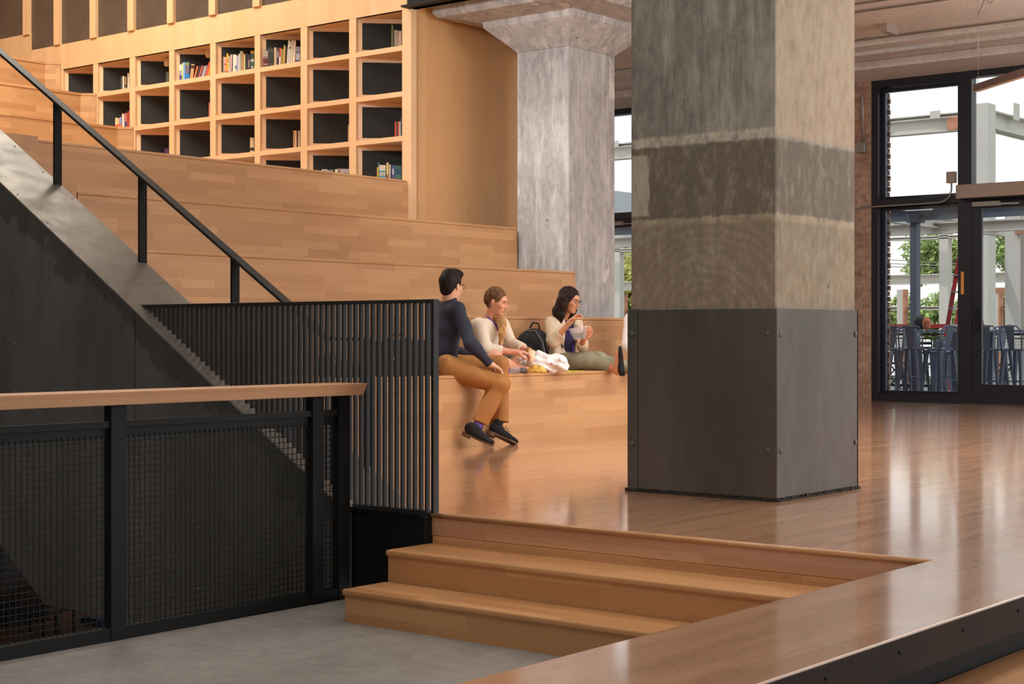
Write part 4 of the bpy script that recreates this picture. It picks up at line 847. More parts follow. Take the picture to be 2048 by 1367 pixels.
for k in range(8):
    f_ = .1 + k * .11; yy = l0.y + (ap.y - l0.y) * f_; zz = -.03 + 2.53 * f_; m.box(25.5 - .2, 25.5 + .2, yy - .03, yy + .03, zz, zz + .03)
m.build('tread', plain('ladder_aluminium', (160, 160, 165), .4, metal=.5), t)
# trees and bushes
def leafmat(nm, a, b):
    m, t, bs = newmat(nm); g = t.nodes.new('ShaderNodeNewGeometry'); c = mixc(t, g.outputs['Random Per Island'], srgb(*a), srgb(*b)); t.links.new(c, bs.inputs['Base Color']); bs.inputs['Roughness'].default_value = .6
    return m
LEAF = leafmat('green_leaves', (96, 124, 52), (178, 196, 110)); LEAFY = leafmat('yellow_green_leaves', (150, 156, 70), (220, 212, 120)); BARK = plain('bark', (92, 76, 60), .9)
def leaves(m, c, r, n, s, rr):
    for _ in range(n):
        while True:
            p = Vector((rr.uniform(-1, 1), rr.uniform(-1, 1), rr.uniform(-1, 1)))
            if .25 < p.length < 1 + .25 * noise.noise(p * 3): break
        p = Vector((c[0] + p.x * r[0], c[1] + p.y * r[1], c[2] + p.z * r[2]))
        u = Vector((rr.uniform(-1, 1), rr.uniform(-1, 1), rr.uniform(-1, 1))).normalized(); v = u.orthogonal().normalized(); k = s * rr.uniform(.6, 1.3)
        m.add([p - u * k, p + v * k * .5, p + u * k, p - v * k * .5], [(0, 1, 2, 3)])
def tree(x, y, t_, R, H, n, mat, lab, nm='tree', cat='tree', s=.11):
    c = at_depth(x, y, t_); rr = random.Random(int(x)); tr = thing(nm, lab, cat, (c.x, c.y, -3))
    m = MB()
    for k in range(9):
        o = Vector((rr.uniform(-1, 1) * R * .6, rr.uniform(-1, 1) * R * .6, rr.uniform(-.6, .6) * H)); leaves(m, c + o, (R * .55, R * .55, H * .5), n // 9, s, rr)
    m.build('foliage', mat, tr)
    m = MB().tube([(c.x, c.y, -3), (c.x + .1, c.y, c.z - H * .6), (c.x - .1, c.y + .1, c.z + H * .3)], [.18, .12, .04], 8)
    for k in range(4): m.tube([(c.x, c.y, c.z - H * .7), (c.x + rr.uniform(-1, 1) * R * .7, c.y + rr.uniform(-1, 1) * R * .7, c.z + rr.uniform(0, .6) * H)], [.07, .02], 6)
    m.build('trunk', BARK, tr)
tree(1895, 520, 58, 1.75, 1.1, 5200, LEAF, 'leafy green tree beyond the terrace, behind the tall white column')
tree(2030, 505, 60, 1.5, 1.3, 4200, LEAF, 'leafy green tree seen through the glass door')
tree(1257, 560, 56, 1.6, 1.6, 4200, LEAFY, 'yellow green tree seen in the gap between the concrete columns')
for x in (1800, 1872, 1950, 2035, 1250): tree(x, 632, 52 + (x % 7) * .9, 1.0, .8, 2600, LEAF, {1800: 'green bush beyond the railing at the left of the tall window', 1872: 'green bush beyond the railing behind the patterned bag', 1950: 'green bush beyond the railing behind the red ladder', 2035: 'green bush beyond the railing at the right edge', 1250: 'green bush low in the gap between the concrete columns'}[x], 'bush', 'bush')
m = MB()
for k, (ya_, yb_) in enumerate(((500, 512), (508, 518), (516, 522))): m.tube([P(1700, ya_ + 15, 44), P(1920, yb_ + 15, 44), P(2100, yb_ + 8, 44)], .012, 5)
tag(m.build('power_lines', M['galv']), 'thin power lines crossing in front of the tree', 'wires')
# far building seen in the narrow gap
q = at_depth(1240, 410, 80); t = thing('far_building', 'small pale grey building block in the narrow window gap', 'building', (q.x, q.y, -3))
MB().box(q.x - 2, q.x + 2, q.y - .25, q.y + 2, -3, at_depth(1240, 384, 80).z).build('walls', plain('far_building_grey', (190, 194, 200), .8), t)
for yy in (392, 408): 
    z = at_depth(1240, yy, 80).z; MB().box(q.x - 2.05, q.x - 1.9, q.y + .3, q.y + .9, z - .2, z + .15).build('window', BLUEG, t)
# ================================================================== PEOPLE: smooth implicit bodies turned into meshes
class Sdf:
    def __init__(s, h=.007): s.p = []; s.h = h
    def cone(s, a, b, ra, rb, k=.03, cut=None, sub=False, flat=1.0, fl=None):
        s.p.append(('c', Vector(a), Vector(b), ra, rb, k, cut, sub)); return s
    def chain(s, pts, rs, k=.03, cut=None):
        for i in range(len(pts) - 1): s.cone(pts[i], pts[i + 1], rs[i], rs[i + 1], k, cut if i == len(pts) - 2 else None)
        return s
    def ell(s, c, r, fr=None, k=.02, sub=False):
        s.p.append(('e', Vector(c), r, fr or (Vector((1, 0, 0)), Vector((0, 1, 0)), Vector((0, 0, 1))), k, sub)); return s
    def mesh(s, name, mat, parent, disp=0, freq=30, seed=1, planes=()):
        h = s.h; lo = np.full(3, 1e9); hi = -lo
        for q in s.p:
            if q[0] == 'c' and not q[7]:
                for p_, r in ((q[1], q[3]), (q[2], q[4])): a = np.array(p_); lo = np.minimum(lo, a - r); hi = np.maximum(hi, a + r)
            elif q[0] == 'e' and not q[5]: a = np.array(q[1]); r = max(q[2]); lo = np.minimum(lo, a - r); hi = np.maximum(hi, a + r)
        lo -= 3 * h + disp; hi += 3 * h + disp; n = np.ceil((hi - lo) / h).astype(int) + 1
        ax = [(lo[i] + h * np.arange(n[i])).astype(np.float32) for i in range(3)]
        F = np.full(tuple(n), .2, np.float32)
        for q in s.p:
            if q[0] == 'c':
                a, b = np.array(q[1]), np.array(q[2]); k = q[5]; m = max(q[3], q[4]) + k + 3 * h; l0 = np.minimum(a, b) - m; h0 = np.maximum(a, b) + m
            else:
                a = np.array(q[1]); k = q[4]; m = max(q[2]) + k + 3 * h; l0 = a - m; h0 = a + m
            i0 = np.clip(np.floor((l0 - lo) / h).astype(int), 0, n); i1 = np.clip(np.ceil((h0 - lo) / h).astype(int) + 1, 0, n)
            if (i1 <= i0).any(): continue
            sl_ = tuple(slice(i0[i], i1[i]) for i in range(3))
            X = ax[0][sl_[0]][:, None, None]; Y = ax[1][sl_[1]][None, :, None]; Z = ax[2][sl_[2]][None, None, :]
            if q[0] == 'c':
                d = b - a; L2 = max((d * d).sum(), 1e-9); T = ((X - a[0]) * d[0] + (Y - a[1]) * d[1] + (Z - a[2]) * d[2]) / L2; Tc = np.clip(T, 0, 1)
                D = np.sqrt((X - a[0] - Tc * d[0]) ** 2 + (Y - a[1] - Tc * d[1]) ** 2 + (Z - a[2] - Tc * d[2]) ** 2) - (q[3] + (q[4] - q[3]) * Tc)
                if q[6]:
                    L = math.sqrt(L2)
                    if 'b' in q[6]: D = np.maximum(D, (T - 1) * L)
                    if 'a' in q[6]: D = np.maximum(D, -T * L)
                sub = q[7]
            else:
                fr = q[3]; u = [((X - a[0]) * f_[0] + (Y - a[1]) * f_[1] + (Z - a[2]) * f_[2]) / q[2][i] for i, f_ in enumerate(fr)]
                r = np.sqrt(u[0] ** 2 + u[1] ** 2 + u[2] ** 2); g = np.sqrt((u[0] / q[2][0]) ** 2 + (u[1] / q[2][1]) ** 2 + (u[2] / q[2][2]) ** 2) + 1e-6
                D = r * (r - 1) / g; sub = q[5]
            A = F[sl_]
            if sub: D = -D; H = np.maximum(k - np.abs(A - D), 0) / k; F[sl_] = np.maximum(A, D) + H * H * k / 4
            else: H = np.maximum(k - np.abs(A - D), 0) / k; F[sl_] = np.minimum(A, D) - H * H * k / 4
        X = ax[0][:, None, None]; Y = ax[1][None, :, None]; Z = ax[2][None, None, :]
        for (pt, nn) in planes: F = np.maximum(F, (X - pt[0]) * nn[0] + (Y - pt[1]) * nn[1] + (Z - pt[2]) * nn[2])
        if disp:
            rs = np.random.RandomState(seed); W_ = 0
            for _ in range(7):
                w = rs.normal(size=3); w *= freq * rs.uniform(.5, 1.5) / np.linalg.norm(w); W_ = W_ + np.sin(w[0] * X + w[1] * Y + w[2] * Z + rs.uniform(0, 6) + 1.6 * np.sin(w[1] * .4 * X + w[0] * .4 * Z))
            F = F + disp * W_ / 3.0
        # surface nets
        F = F.astype(np.float32); S_ = F < 0; c = tuple(np.array(F.shape) - 1); P_ = np.zeros(c + (3,), np.float32); C = np.zeros(c, np.float32)
        offs = [(i, j, k_) for i in (0, 1) for j in (0, 1) for k_ in (0, 1)]
        def sub_(A, o): return A[o[0]:o[0] + c[0], o[1]:o[1] + c[1], o[2]:o[2] + c[2]]
        for o in offs:
            for a_ in range(3):
                if o[a_]: continue
                o2 = list(o); o2[a_] = 1; v0, v1 = sub_(F, o), sub_(F, o2); cr_ = (v0 < 0) != (v1 < 0); t_ = np.where(cr_, v0 / np.where(cr_, v0 - v1, 1), 0)
                for b_ in range(3): P_[..., b_] += np.where(cr_, (t_ if b_ == a_ else o[b_]), 0)
                C += cr_
        act = C > 0; idx = np.full(c, -1, np.int64); idx[act] = np.arange(act.sum()); I = np.argwhere(act)
        V = (P_[act] / C[act][:, None] + I) * h + lo
        faces = []
        for a_ in range(3):
            b_, d_ = (a_ + 1) % 3, (a_ + 2) % 3; sh = [slice(1, None)] * 3
            e0 = [slice(None)] * 3; e1 = [slice(None)] * 3; e0[a_] = slice(0, -1); e1[a_] = slice(1, None)
            s0, s1 = S_[tuple(e0)], S_[tuple(e1)]; W0 = np.argwhere(s0 != s1)
            ok = (W0[:, b_] > 0) & (W0[:, d_] > 0) & (W0[:, b_] < F.shape[b_] - 1) & (W0[:, d_] < F.shape[d_] - 1); W0 = W0[ok]
            q = []
            for db, dd in ((1, 1), (0, 1), (0, 0), (1, 0)):
                w = W0.copy(); w[:, b_] -= db; w[:, d_] -= dd; q.append(idx[w[:, 0], w[:, 1], w[:, 2]])
            q = np.stack(q, 1); ins = S_[W0[:, 0], W0[:, 1], W0[:, 2]]; q[~ins] = q[~ins][:, ::-1]; faces.append(q)
        Q = np.concatenate(faces); og = world_loc(parent) if parent is not None else Vector(V.mean(0)); me = bpy.data.meshes.new(name)
        V = V - np.array(og); me.vertices.add(len(V)); me.vertices.foreach_set('co', V.astype(np.float32).ravel()); me.loops.add(len(Q) * 4); me.loops.foreach_set('vertex_index', Q.ravel().astype(np.int32))
        me.polygons.add(len(Q)); me.polygons.foreach_set('loop_start', np.arange(0, len(Q) * 4, 4, dtype=np.int32)); me.polygons.foreach_set('use_smooth', np.ones(len(Q), bool)); me.update(calc_edges=True); me.validate()
        me.materials.append(mat); o = bpy.data.objects.new(name, me); COL.objects.link(o)
        if parent is not None: o.parent = parent
        else: o.location = og
        return o
UP = Vector((0, 0, 1))
def frame(fwd, up=UP):
    f_ = Vector(fwd).normalized(); l_ = Vector(up).cross(f_).normalized(); return f_, l_, f_.cross(l_).normalized()
def img(r, f_, u=0): return RIGHT * r + FWD * f_ + UP * u
SKIN = {}
def skinmat(nm, c):
    m, t, b = newmat(nm); b.inputs['Base Color'].default_value = srgb(*c); b.inputs['Roughness'].default_value = .5; b.inputs['Subsurface Weight'].default_value = .12; b.inputs['Subsurface Radius'].default_value = (.02, .008, .004)
    return m
def hairmat(nm, a, b_):
    m, t, b = newmat(nm); tc = t.nodes.new('ShaderNodeTexCoord'); n = noise_n(t, tc.outputs['Object'], 60, 4, .6, (1, 1, .12)); t.links.new(mixc(t, rng(t, n, .35, .65), srgb(*a), srgb(*b_)), b.inputs['Base Color']); b.inputs['Roughness'].default_value = .6; b.inputs['Specular IOR Level'].default_value = .18
    bp = t.nodes.new('ShaderNodeBump'); bp.inputs['Strength'].default_value = .5; bp.inputs['Distance'].default_value = .004; t.links.new(n, bp.inputs['Height']); t.links.new(bp.outputs[0], b.inputs['Normal']); return m
def cloth(nm, c, var=.08, scale=60, bump=.15, stretch=(1, 1, 1)): return plain(nm, c, .85, var=var, bump=bump, scale=scale, stretch=stretch)
def head_sdf(S_, c, fr, neck, s=1.0, nr=.052):
    f_, l_, u_ = fr
    def q(a, b, d): return c + (f_ * a + l_ * b + u_ * d) * s
    S_.ell(q(-.012, 0, .03), (.097 * s, .075 * s, .088 * s), fr, .02).ell(q(.032, 0, -.04), (.062 * s, .054 * s, .075 * s), fr, .03)
    S_.ell(q(.070, 0, -.094), (.022 * s, .024 * s, .018 * s), fr, .02).ell(q(.076, 0, .030), (.018 * s, .046 * s, .012 * s), fr, .015)
    S_.cone(q(.088, 0, .012), q(.112, 0, -.024), .0085 * s, .0115 * s, .010).ell(q(.098, .012, -.028), (.010 * s, .007 * s, .007 * s), fr, .006).ell(q(.098, -.012, -.028), (.010 * s, .007 * s, .007 * s), fr, .006)
    for sg in (-1, 1):
        S_.ell(q(.062, sg * .038, -.018), (.024 * s, .020 * s, .022 * s), fr, .02).ell(q(-.006, sg * .078, -.004), (.017 * s, .007 * s, .030 * s), fr, .006)
        S_.ell(q(.098, sg * .031, .012), (.016 * s, .015 * s, .011 * s), fr, .012, True)
    S_.ell(q(.088, 0, -.054), (.011 * s, .022 * s, .006 * s), fr, .006).ell(q(.086, 0, -.066), (.011 * s, .019 * s, .006 * s), fr, .006)
    S_.cone(q(-.022, 0, -.05), neck, nr * s, nr * 1.1 * s, .03)
    return q
LIPS = plain('lips', (176, 96, 88), .4); EYEW = plain('eye_white', (232, 228, 222), .2); EYED = plain('iris_dark', (50, 34, 26), .2)
def face_parts(par, q, fr, brow, lash=True, lid=None, mouth_open=False, glasses=None, look=-.3):
    f_, l_, u_ = fr
    for sg in (-1, 1):
        m = MB(); c = q(.080, sg * .031, .011); m.ball(tuple(c), .0100 if not lid else .0108, 12); e = m.build('eye' if not lid else 'eyelid', lid or EYEW, par)
        g = (f_ + u_ * look).normalized()
        if not lid: MB().ball(tuple(c + g * .0075), .0056, 10).build('iris', EYED, e)
        MB().tube([q(.089, sg * .018, .012), q(.0935, sg * .031, .014), q(.084, sg * .045, .010)], .0016, 6).build('eyelash', brow, par)
        MB().tube([q(.094, sg * .014, .028), q(.095, sg * .030, .034), q(.080, sg * .049, .029)], .0028, 6).build('eyebrow', brow, par)
    m = MB(); m.tube([q(.086, -.020, -.058), q(.0965, -.009, -.055), q(.098, 0, -.0565), q(.0965, .009, -.055), q(.086, .020, -.058)], [.002, .0042, .0035, .0042, .002], 8)
    dz = -.008 if mouth_open else 0
    m.tube([q(.086, -.018, -.060 + dz * .3), q(.0955, 0, -.066 + dz), q(.086, .018, -.060 + dz * .3)], [.002, .0052, .002], 8); m.build('lips', LIPS, par)
    if mouth_open: MB().ball(tuple(q(.091, 0, -.063)), (.006, .010, .006), 10).build('open_mouth', plain('mouth_inside', (70, 26, 26), .5), par)
    if glasses:
        m = MB()
        for sg in (-1, 1):
            cc = q(.108, sg * .033, .008); pts = [cc + l_ * (.024 * math.cos(a)) + u_ * (.019 * math.sin(a)) - f_ * (.004 * abs(math.cos(a)) if math.cos(a) * sg > 0 else 0) for a in [2 * math.pi * k / 20 for k in range(21)]]
            m.tube(pts, .0018, 6); m.tube([q(.104, sg * .056, .014), q(.06, sg * .078, .014), q(.0, sg * .083, .012), q(-.02, sg * .082, -.004)], .0016, 6)
        m.tube([q(.110, -.010, .012), q(.112, 0, .015), q(.110, .010, .012)], .0016, 6); m.build('glasses', glasses, par)
def hand(S_, wrist, d, nrm, curl=.5, side=1, k=.006, s=1.0):
    "adds a palm, four bent fingers and a thumb; d = towards the fingers, nrm = out of the palm, side = +1 if the thumb leaves towards d x nrm"
    d = Vector(d).normalized(); nrm = (Vector(nrm) - d * Vector(nrm).dot(d)).normalized(); w = d.cross(nrm) * side
    S_.cone(wrist, wrist + d * .03 * s, .024 * s, .025 * s, .02)
    for o in (-.024, -.008, .008, .024): S_.cone(wrist + d * .02 * s + w * o * .6 * s, wrist + d * .085 * s + w * o * s, .016 * s, .0115 * s, .012)
    out = []
    for o, L, c_ in ((.026, .072, .0), (.009, .080, .05), (-.009, .074, .1), (-.026, .058, .15)):
        p = wrist + d * .086 * s + w * o * s; a = curl * .8 + c_; pts = [p]
        for seg, lf in enumerate((.45, .32, .23)):
            dr = (d * math.cos(a) + nrm * math.sin(a)); p = p + dr * L * lf * s; pts.append(p); a += curl * (1.0 + c_)
        S_.chain(pts, [.0098 * s, .009 * s, .0083 * s, .0072 * s], k); out.append(pts[-1])
    t0 = wrist + d * .025 * s + w * .026 * s; t1 = t0 + (d * .55 + w * .55 + nrm * .45).normalized() * .042 * s; t2 = t1 + (d * .8 + w * .05 + nrm * .6).normalized() * .032 * s; t3 = t2 + (d * .8 - w * .2 + nrm * .5).normalized() * .024 * s
    S_.chain([t0, t1, t2, t3], [.015 * s, .012 * s, .0105 * s, .0085 * s], .008); out.append(t3)
    return out
def shoe(par, heel, toe, up, mats, low=True, nm='shoe', laces=False, sole_h=.012, L=.27, heelblock=True, flat=1.0):
    "a shoe of real size between heel and toe (sole line)"
    heel, toe, up = Vector(heel), Vector(toe), Vector(up).normalized(); d = (toe - heel).normalized(); toe = heel + d * L; l_ = up.cross(d).normalized(); up = d.cross(l_).normalized(); fr = (d, l_, up)
    def q(a, b, c_): return heel + d * a + l_ * b + up * c_
    S_ = Sdf(.005); S_.ell(q(.055, 0, .050 * flat), (.064, .036, .056 * flat), fr, .02 * flat).ell(q(.13, 0, .030 * flat), (.08, .036, .036 * flat), fr, .03 * flat).ell(q(.205, .0, .020 * flat), (.066, .038, .024 * flat), fr, .02 * flat)
    if not low: S_.cone(q(.055, 0, .05), q(.05, 0, .09), .036, .036, .02)
    o = S_.mesh(nm, mats[0], par, planes=[(q(0, 0, .001), -up)])
    out = [(-.006, .0), (.0, .024), (.03, .033), (.09, .028), (.15, .036), (.21, .042), (.25, .030), (.272, .0)]
    prof = out + [(a, -b) for a, b in out[::-1][1:-1]]; m = MB(); n = len(prof)
    m.add([q(a, b, -sole_h) for a, b in prof] + [q(a, b, .004) for a, b in prof], [tuple(range(n)), tuple(range(n, 2 * n))[::-1]] + [(i, n + i, n + (i + 1) % n, (i + 1) % n) for i in range(n)])
    if heelblock:
        hp = [(-.006, 0), (.0, .024), (.03, .033), (.07, .030), (.07, -.030), (.03, -.033), (.0, -.024)]; n = len(hp)
        m.add([q(a, b, -sole_h - .018) for a, b in hp] + [q(a, b, -sole_h) for a, b in hp], [tuple(range(n)), tuple(range(n, 2 * n))[::-1]] + [(i, n + i, n + (i + 1) % n, (i + 1) % n) for i in range(n)])
    m.build('sole', mats[1], o)
    if laces:
        m = MB()
        for k in range(4): a = .10 + k * .022; m.tube([q(a, -.02, .066 - k * .006), q(a + .004, 0, .070 - k * .006), q(a, .02, .066 - k * .006)], .0022, 5)
        m.tube([q(.10, 0, .07), q(.13, .03, .095), q(.16, .035, .085), q(.15, .01, .07), q(.10, 0, .07)], .002, 5); m.tube([q(.10, 0, .07), q(.12, -.03, .09), q(.15, -.03, .075)], .002, 5); m.build('laces', mats[2], o)
    return o
D = at_depth
def person(lab, loc): return thing('person', lab, 'person', loc, None)

# ---------------------------------------------------------------- the man in the navy shirt
sk = skinmat('skin_fair', (216, 164, 134)); dark = hairmat('hair_black_brown', (18, 13, 11), (42, 31, 26))
NAVY = cloth('navy_knit_shirt', (38, 40, 58), .25, 90, .3); NAVY2 = NAVY
def stripes(nm, c1, c2, scale, axis='X'):
    m, t, b = newmat(nm); tc = t.nodes.new('ShaderNodeTexCoord'); w = t.nodes.new('ShaderNodeTexWave'); w.bands_direction = axis; w.inputs['Scale'].default_value = scale; w.inputs['Distortion'].default_value = .6
    t.links.new(tc.outputs['Object'], w.inputs[0]); t.links.new(mixc(t, rng(t, w.outputs['Fac'], .3, .7), srgb(*c1), srgb(*c2)), b.inputs['Base Color']); b.inputs['Roughness'].default_value = .85; return m
NAVY = cloth('navy_micro_dot_shirt', (40, 42, 58), .45, 130, .35)
KH = cloth('ochre_chinos', (160, 106, 52), .08, 9, 1.0)
p = person('person in navy shirt and ochre trousers with short dark hair, sitting on the bench edge', at_plane(885, 752, 2, .59).to_tuple())
hipR, hipL = D(893, 733, 13.08), D(872, 728, 13.42); pel = (hipR + hipL) / 2; chest = D(889, 645, 13.22); nb = D(897, 603, 13.2)
shR, shL = D(915, 622, 13.06), D(868, 616, 13.40); elR = D(941, 686, 12.98); wrR = D(979, 727, 13.05); elL = D(880, 690, 13.62); wrL = D(975, 720, 13.6)
knR, anR = D(998, 768, 13.08), D(960, 846, 13.02); knL, anL = D(1000, 732, 13.42), D(1000, 842, 13.36)
hc = D(903, 573, 13.2); hf = frame(img(.62, .78, -.10))
def man_torso(S_, o, k=.05):
    ct = frame(img(.82, .55)); S_.ell(pel, (.125 + o, .175 + o, .115 + o), ct, k).ell(chest + Vector((0, 0, -.04)), (.118 + o, .178 + o, .17 + o), ct, k).ell(pel.lerp(chest, .45), (.120 + o, .165 + o, .15 + o), ct, k)
    S_.cone(shR, shL, .062 + o, .062 + o, k)
S1 = Sdf(.006); man_torso(S1, -.012); q = head_sdf(S1, hc, hf, nb, 1.0, .056)
S1.chain([shR, elR, wrR], [.05, .042, .027]).chain([shL, elL, wrL], [.05, .042, .027]); S1.chain([hipR, knR, anR], [.085, .055, .036]).chain([hipL, knL, anL], [.085, .055, .036])
hand(S1, wrR, img(.75, .25, -.35), img(-.2, .2, -1), .35, 1); hand(S1, wrL, img(.9, -.1, -.3), img(0, 0, -1), .3, -1)
S1.mesh('body', sk, p); face_parts(p, q, hf, dark, glasses=plain('black_glasses_frame', (24, 22, 22), .3))
S2 = Sdf(.006); man_torso(S2, .006); S2.chain([shR, elR], [.066, .058], .03); S2.cone(elR, wrR, .058, .040, .02, 'b'); S2.chain([shL, elL], [.064, .055], .03); S2.cone(elL, wrL, .055, .040, .02, 'b'); S2.cone(nb - Vector((0, 0, .03)), nb + (hc - nb) * .45, .072, .060, .02, 'b')
S2.mesh('shirt', NAVY, p, disp=.006, freq=27, seed=3, planes=[(pel + Vector((0, 0, -.055)), (pel - chest).normalized())])
S2 = Sdf(.006); ct = frame(img(.82, .55)); S2.ell(pel + Vector((0, 0, -.01)), (.135, .180, .118), ct, .05); S2.chain([hipR, knR], [.100, .079], .04); S2.cone(knR, anR, .082, .070, .03, 'b'); S2.chain([hipL, knL], [.098, .077], .04); S2.cone(knL, anL, .078, .064, .03, 'b')
S2.mesh('trousers', KH, p, disp=.008, freq=24, seed=8)
S2 = Sdf(.005); S2.ell(q(-.022, 0, .045), (.103, .084, .090), hf, .02).ell(q(-.06, 0, -.01), (.05, .072, .075), hf, .03).ell(q(.045, 0, .105), (.055, .062, .035), hf, .03).ell(q(-.0, 0, .118), (.08, .066, .03), hf, .03)
S2.ell(q(.115, 0, .005), (.075, .075, .072), hf, .012, True).ell(q(.03, .09, -.05), (.05, .03, .055), hf, .012, True).ell(q(.03, -.09, -.05), (.05, .03, .055), hf, .012, True)
S2.mesh('hair', dark, p, disp=.003, freq=80, seed=2)
SUEDE = plain('black_suede', (24, 22, 24), .95, var=.3, scale=40); SOLE = plain('brown_leather_sole', (84, 58, 40), .45, var=.2, scale=10); SOCK = plain('purple_sock', (120, 88, 170), .85)
h1 = D(927, 863, 12.95); sh_ = shoe(p, h1, D(990, 891, 12.98), img(.35, -.12, .9), (SUEDE, SOLE, SUEDE), laces=True)
MB().tube([anR + Vector((0, 0, .03)), D(955, 858, 13.0)], [.043, .040], 16).build('sock', SOCK, p)
h2 = D(976, 862, 13.28); shoe(p, h2, D(1033, 887, 13.24), img(.42, .35, .8), (SUEDE, SOLE, SUEDE), laces=True)
MB().tube([anL + Vector((0, 0, .03)), D(995, 852, 13.3)], [.042, .038], 16).build('sock', SUEDE, p)

# ---------------------------------------------------------------- the woman in the cream cardigan, cross-legged
sk2 = skinmat('skin_rosy', (222, 158, 128)); blond = hairmat('hair_dark_blond', (70, 47, 32), (134, 96, 62)); CREAM = cloth('cream_knit_cardigan', (226, 210, 190), .06, 50, .3); PUR = plain('purple_lanyard', (104, 60, 168), .6)
p = person('person with blond ponytail in a cream cardigan, sitting cross-legged with food in both hands', at_plane(985, 742, 2, .59).to_tuple())
pel = D(960, 722, 14.0); chest = D(978, 668, 13.95); nb = D(982, 640, 13.95); hc = D(993, 603, 13.9); hf = frame(img(.90, -.32, -.32))
shR, shL = D(958, 650, 13.80), D(1003, 650, 14.1); elR, wrR = D(972, 697, 13.72), D(1030, 704, 13.72); elL, wrL = D(1020, 683, 14.15), D(1052, 700, 13.95)
knR, anR = D(988, 716, 13.60), D(1038, 738, 13.78); knL, anL = D(1045, 716, 14.25), D(1008, 738, 13.98)
ct = frame(img(.88, -.42)); S1 = Sdf(.006)
def tw(S_, o, k=.05):
    S_.ell(pel, (.12 + o, .165 + o, .11 + o), ct, k).ell(chest + img(0, 0, -.03), (.108 + o, .150 + o, .15 + o), ct, k).ell(pel.lerp(chest, .5), (.11 + o, .14 + o, .14 + o), ct, k); S_.cone(shR, shL, .052 + o, .052 + o, k)
tw(S1, -.012); q = head_sdf(S1, hc, hf, nb, .98, .047)
S1.chain([shR, elR, wrR], [.045, .040, .025]).chain([shL, elL, wrL], [.045, .040, .025]); S1.chain([pel + img(0, -.08, -.02), knR, anR], [.082, .062, .036]).chain([pel + img(.05, .08, -.02), knL, anL], [.082, .060, .036])
S1.chain([anR, D(1058, 739, 13.95)], [.034, .022]).chain([anL, D(985, 741, 13.85)], [.034, .022])
hand(S1, wrR, img(.95, .15, .0), img(.2, .2, -.9), .55, -1); hand(S1, wrL, img(.45, -.75, .0), img(-.5, .1, -.5), .55, 1)
S1.mesh('body', sk2, p); face_parts(p, q, hf, blond, look=-.8, lid=sk2)
MB().ball(tuple(q(-.004, -.084, -.036)), .0045, 8).build('earring', M['chrome'], p)
S2 = Sdf(.006); tw(S2, -.002); S2.mesh('striped_top', stripes('striped_top_cloth', (206, 190, 160), (70, 52, 44), 14, 'Z'), p, planes=[(pel, -UP)])
S2 = Sdf(.006); tw(S2, .012); S2.chain([shR, elR], [.066, .058], .03); S2.cone(elR, elR.lerp(wrR, .58), .058, .047, .02, 'b'); S2.chain([shL, elL], [.062, .055], .03); S2.cone(elL, elL.lerp(wrL, .78), .055, .043, .02, 'b')
S2.ell(chest + ct[0] * .16 + img(0, 0, .0), (.11, .050, .30), ct, .015, True).ell(nb + ct[0] * .03 + img(0, 0, .02), (.07, .062, .05), ct, .015, True)
S2.mesh('cardigan', CREAM, p, disp=.007, freq=30, seed=5, planes=[(pel + img(0, 0, -.075), -UP)])
S2 = Sdf(.006); S2.ell(pel + img(0, 0, -.01), (.135, .178, .105), ct, .05).cone(pel + img(0, -.08, -.02), (pel + img(0, -.08, -.02)).lerp(knR, .45), .098, .088, .03, 'b').cone(pel + img(.05, .08, -.02), (pel + img(.05, .08, -.02)).lerp(knL, .72), .096, .078, .03, 'b')
S2.mesh('patterned_shorts', plain('patterned_shorts_cloth', (110, 116, 100), .8, var=.7, scale=35), p, disp=.003, freq=30)
S2 = Sdf(.005); S2.ell(q(-.022, 0, .042), (.100, .083, .088), hf, .02).ell(q(-.07, 0, .0), (.045, .06, .06), hf, .03).ell(q(-.035, 0, -.045), (.04, .062, .035), hf, .02)
S2.ell(q(.125, 0, .0), (.095, .085, .080), hf, .012, True)
S2.mesh('hair', blond, p, disp=.0025, freq=80, seed=4)
S2 = Sdf(.005); S2.chain([q(-.05, .03, -.05), q(-.03, .075, -.10), D(1003, 645, 13.84), D(1004, 668, 13.76), D(1000, 692, 13.74)], [.03, .035, .036, .030, .010], .03); S2.mesh('ponytail', hairmat('hair_blond_light', (150, 106, 62), (206, 160, 104)), p, disp=.004, freq=60)
MB().tube([nb + ct[0] * -.055 + img(0, 0, .045), nb + ct[1] * -.062 + img(0, 0, .025), chest + ct[0] * .105 + ct[1] * -.055 + img(0, 0, .07), chest + ct[0] * .125 + ct[1] * -.02 + img(0, 0, -.06), chest + ct[0] * .125 + img(0, 0, -.12)], .008, 6).build('lanyard', PUR, p)
MB().ball(tuple(D(1045, 741, 13.74)), (.07, .045, .028), 12).build('shoe', plain('grey_flat_shoe', (104, 96, 90), .8, var=.3, scale=50), p)
t = thing('sandwich_wrap', 'cream paper wrap held by the cross-legged person with blond hair', 'food', D(1061, 722, 13.78).to_tuple())
MB().lathe([(.026, -.07), (.032, .0), (.036, .06), (.030, .062)], tuple(D(1061, 714, 13.78)), 14, (.1, -.05, 1)).build('paper', plain('cream_paper', (230, 206, 170), .7), t)
MB().ball(tuple(D(1060, 701, 13.78)), (.03, .03, .018), 12).build('filling', plain('sandwich_filling', (206, 160, 70), .7, var=.5, scale=60), t)

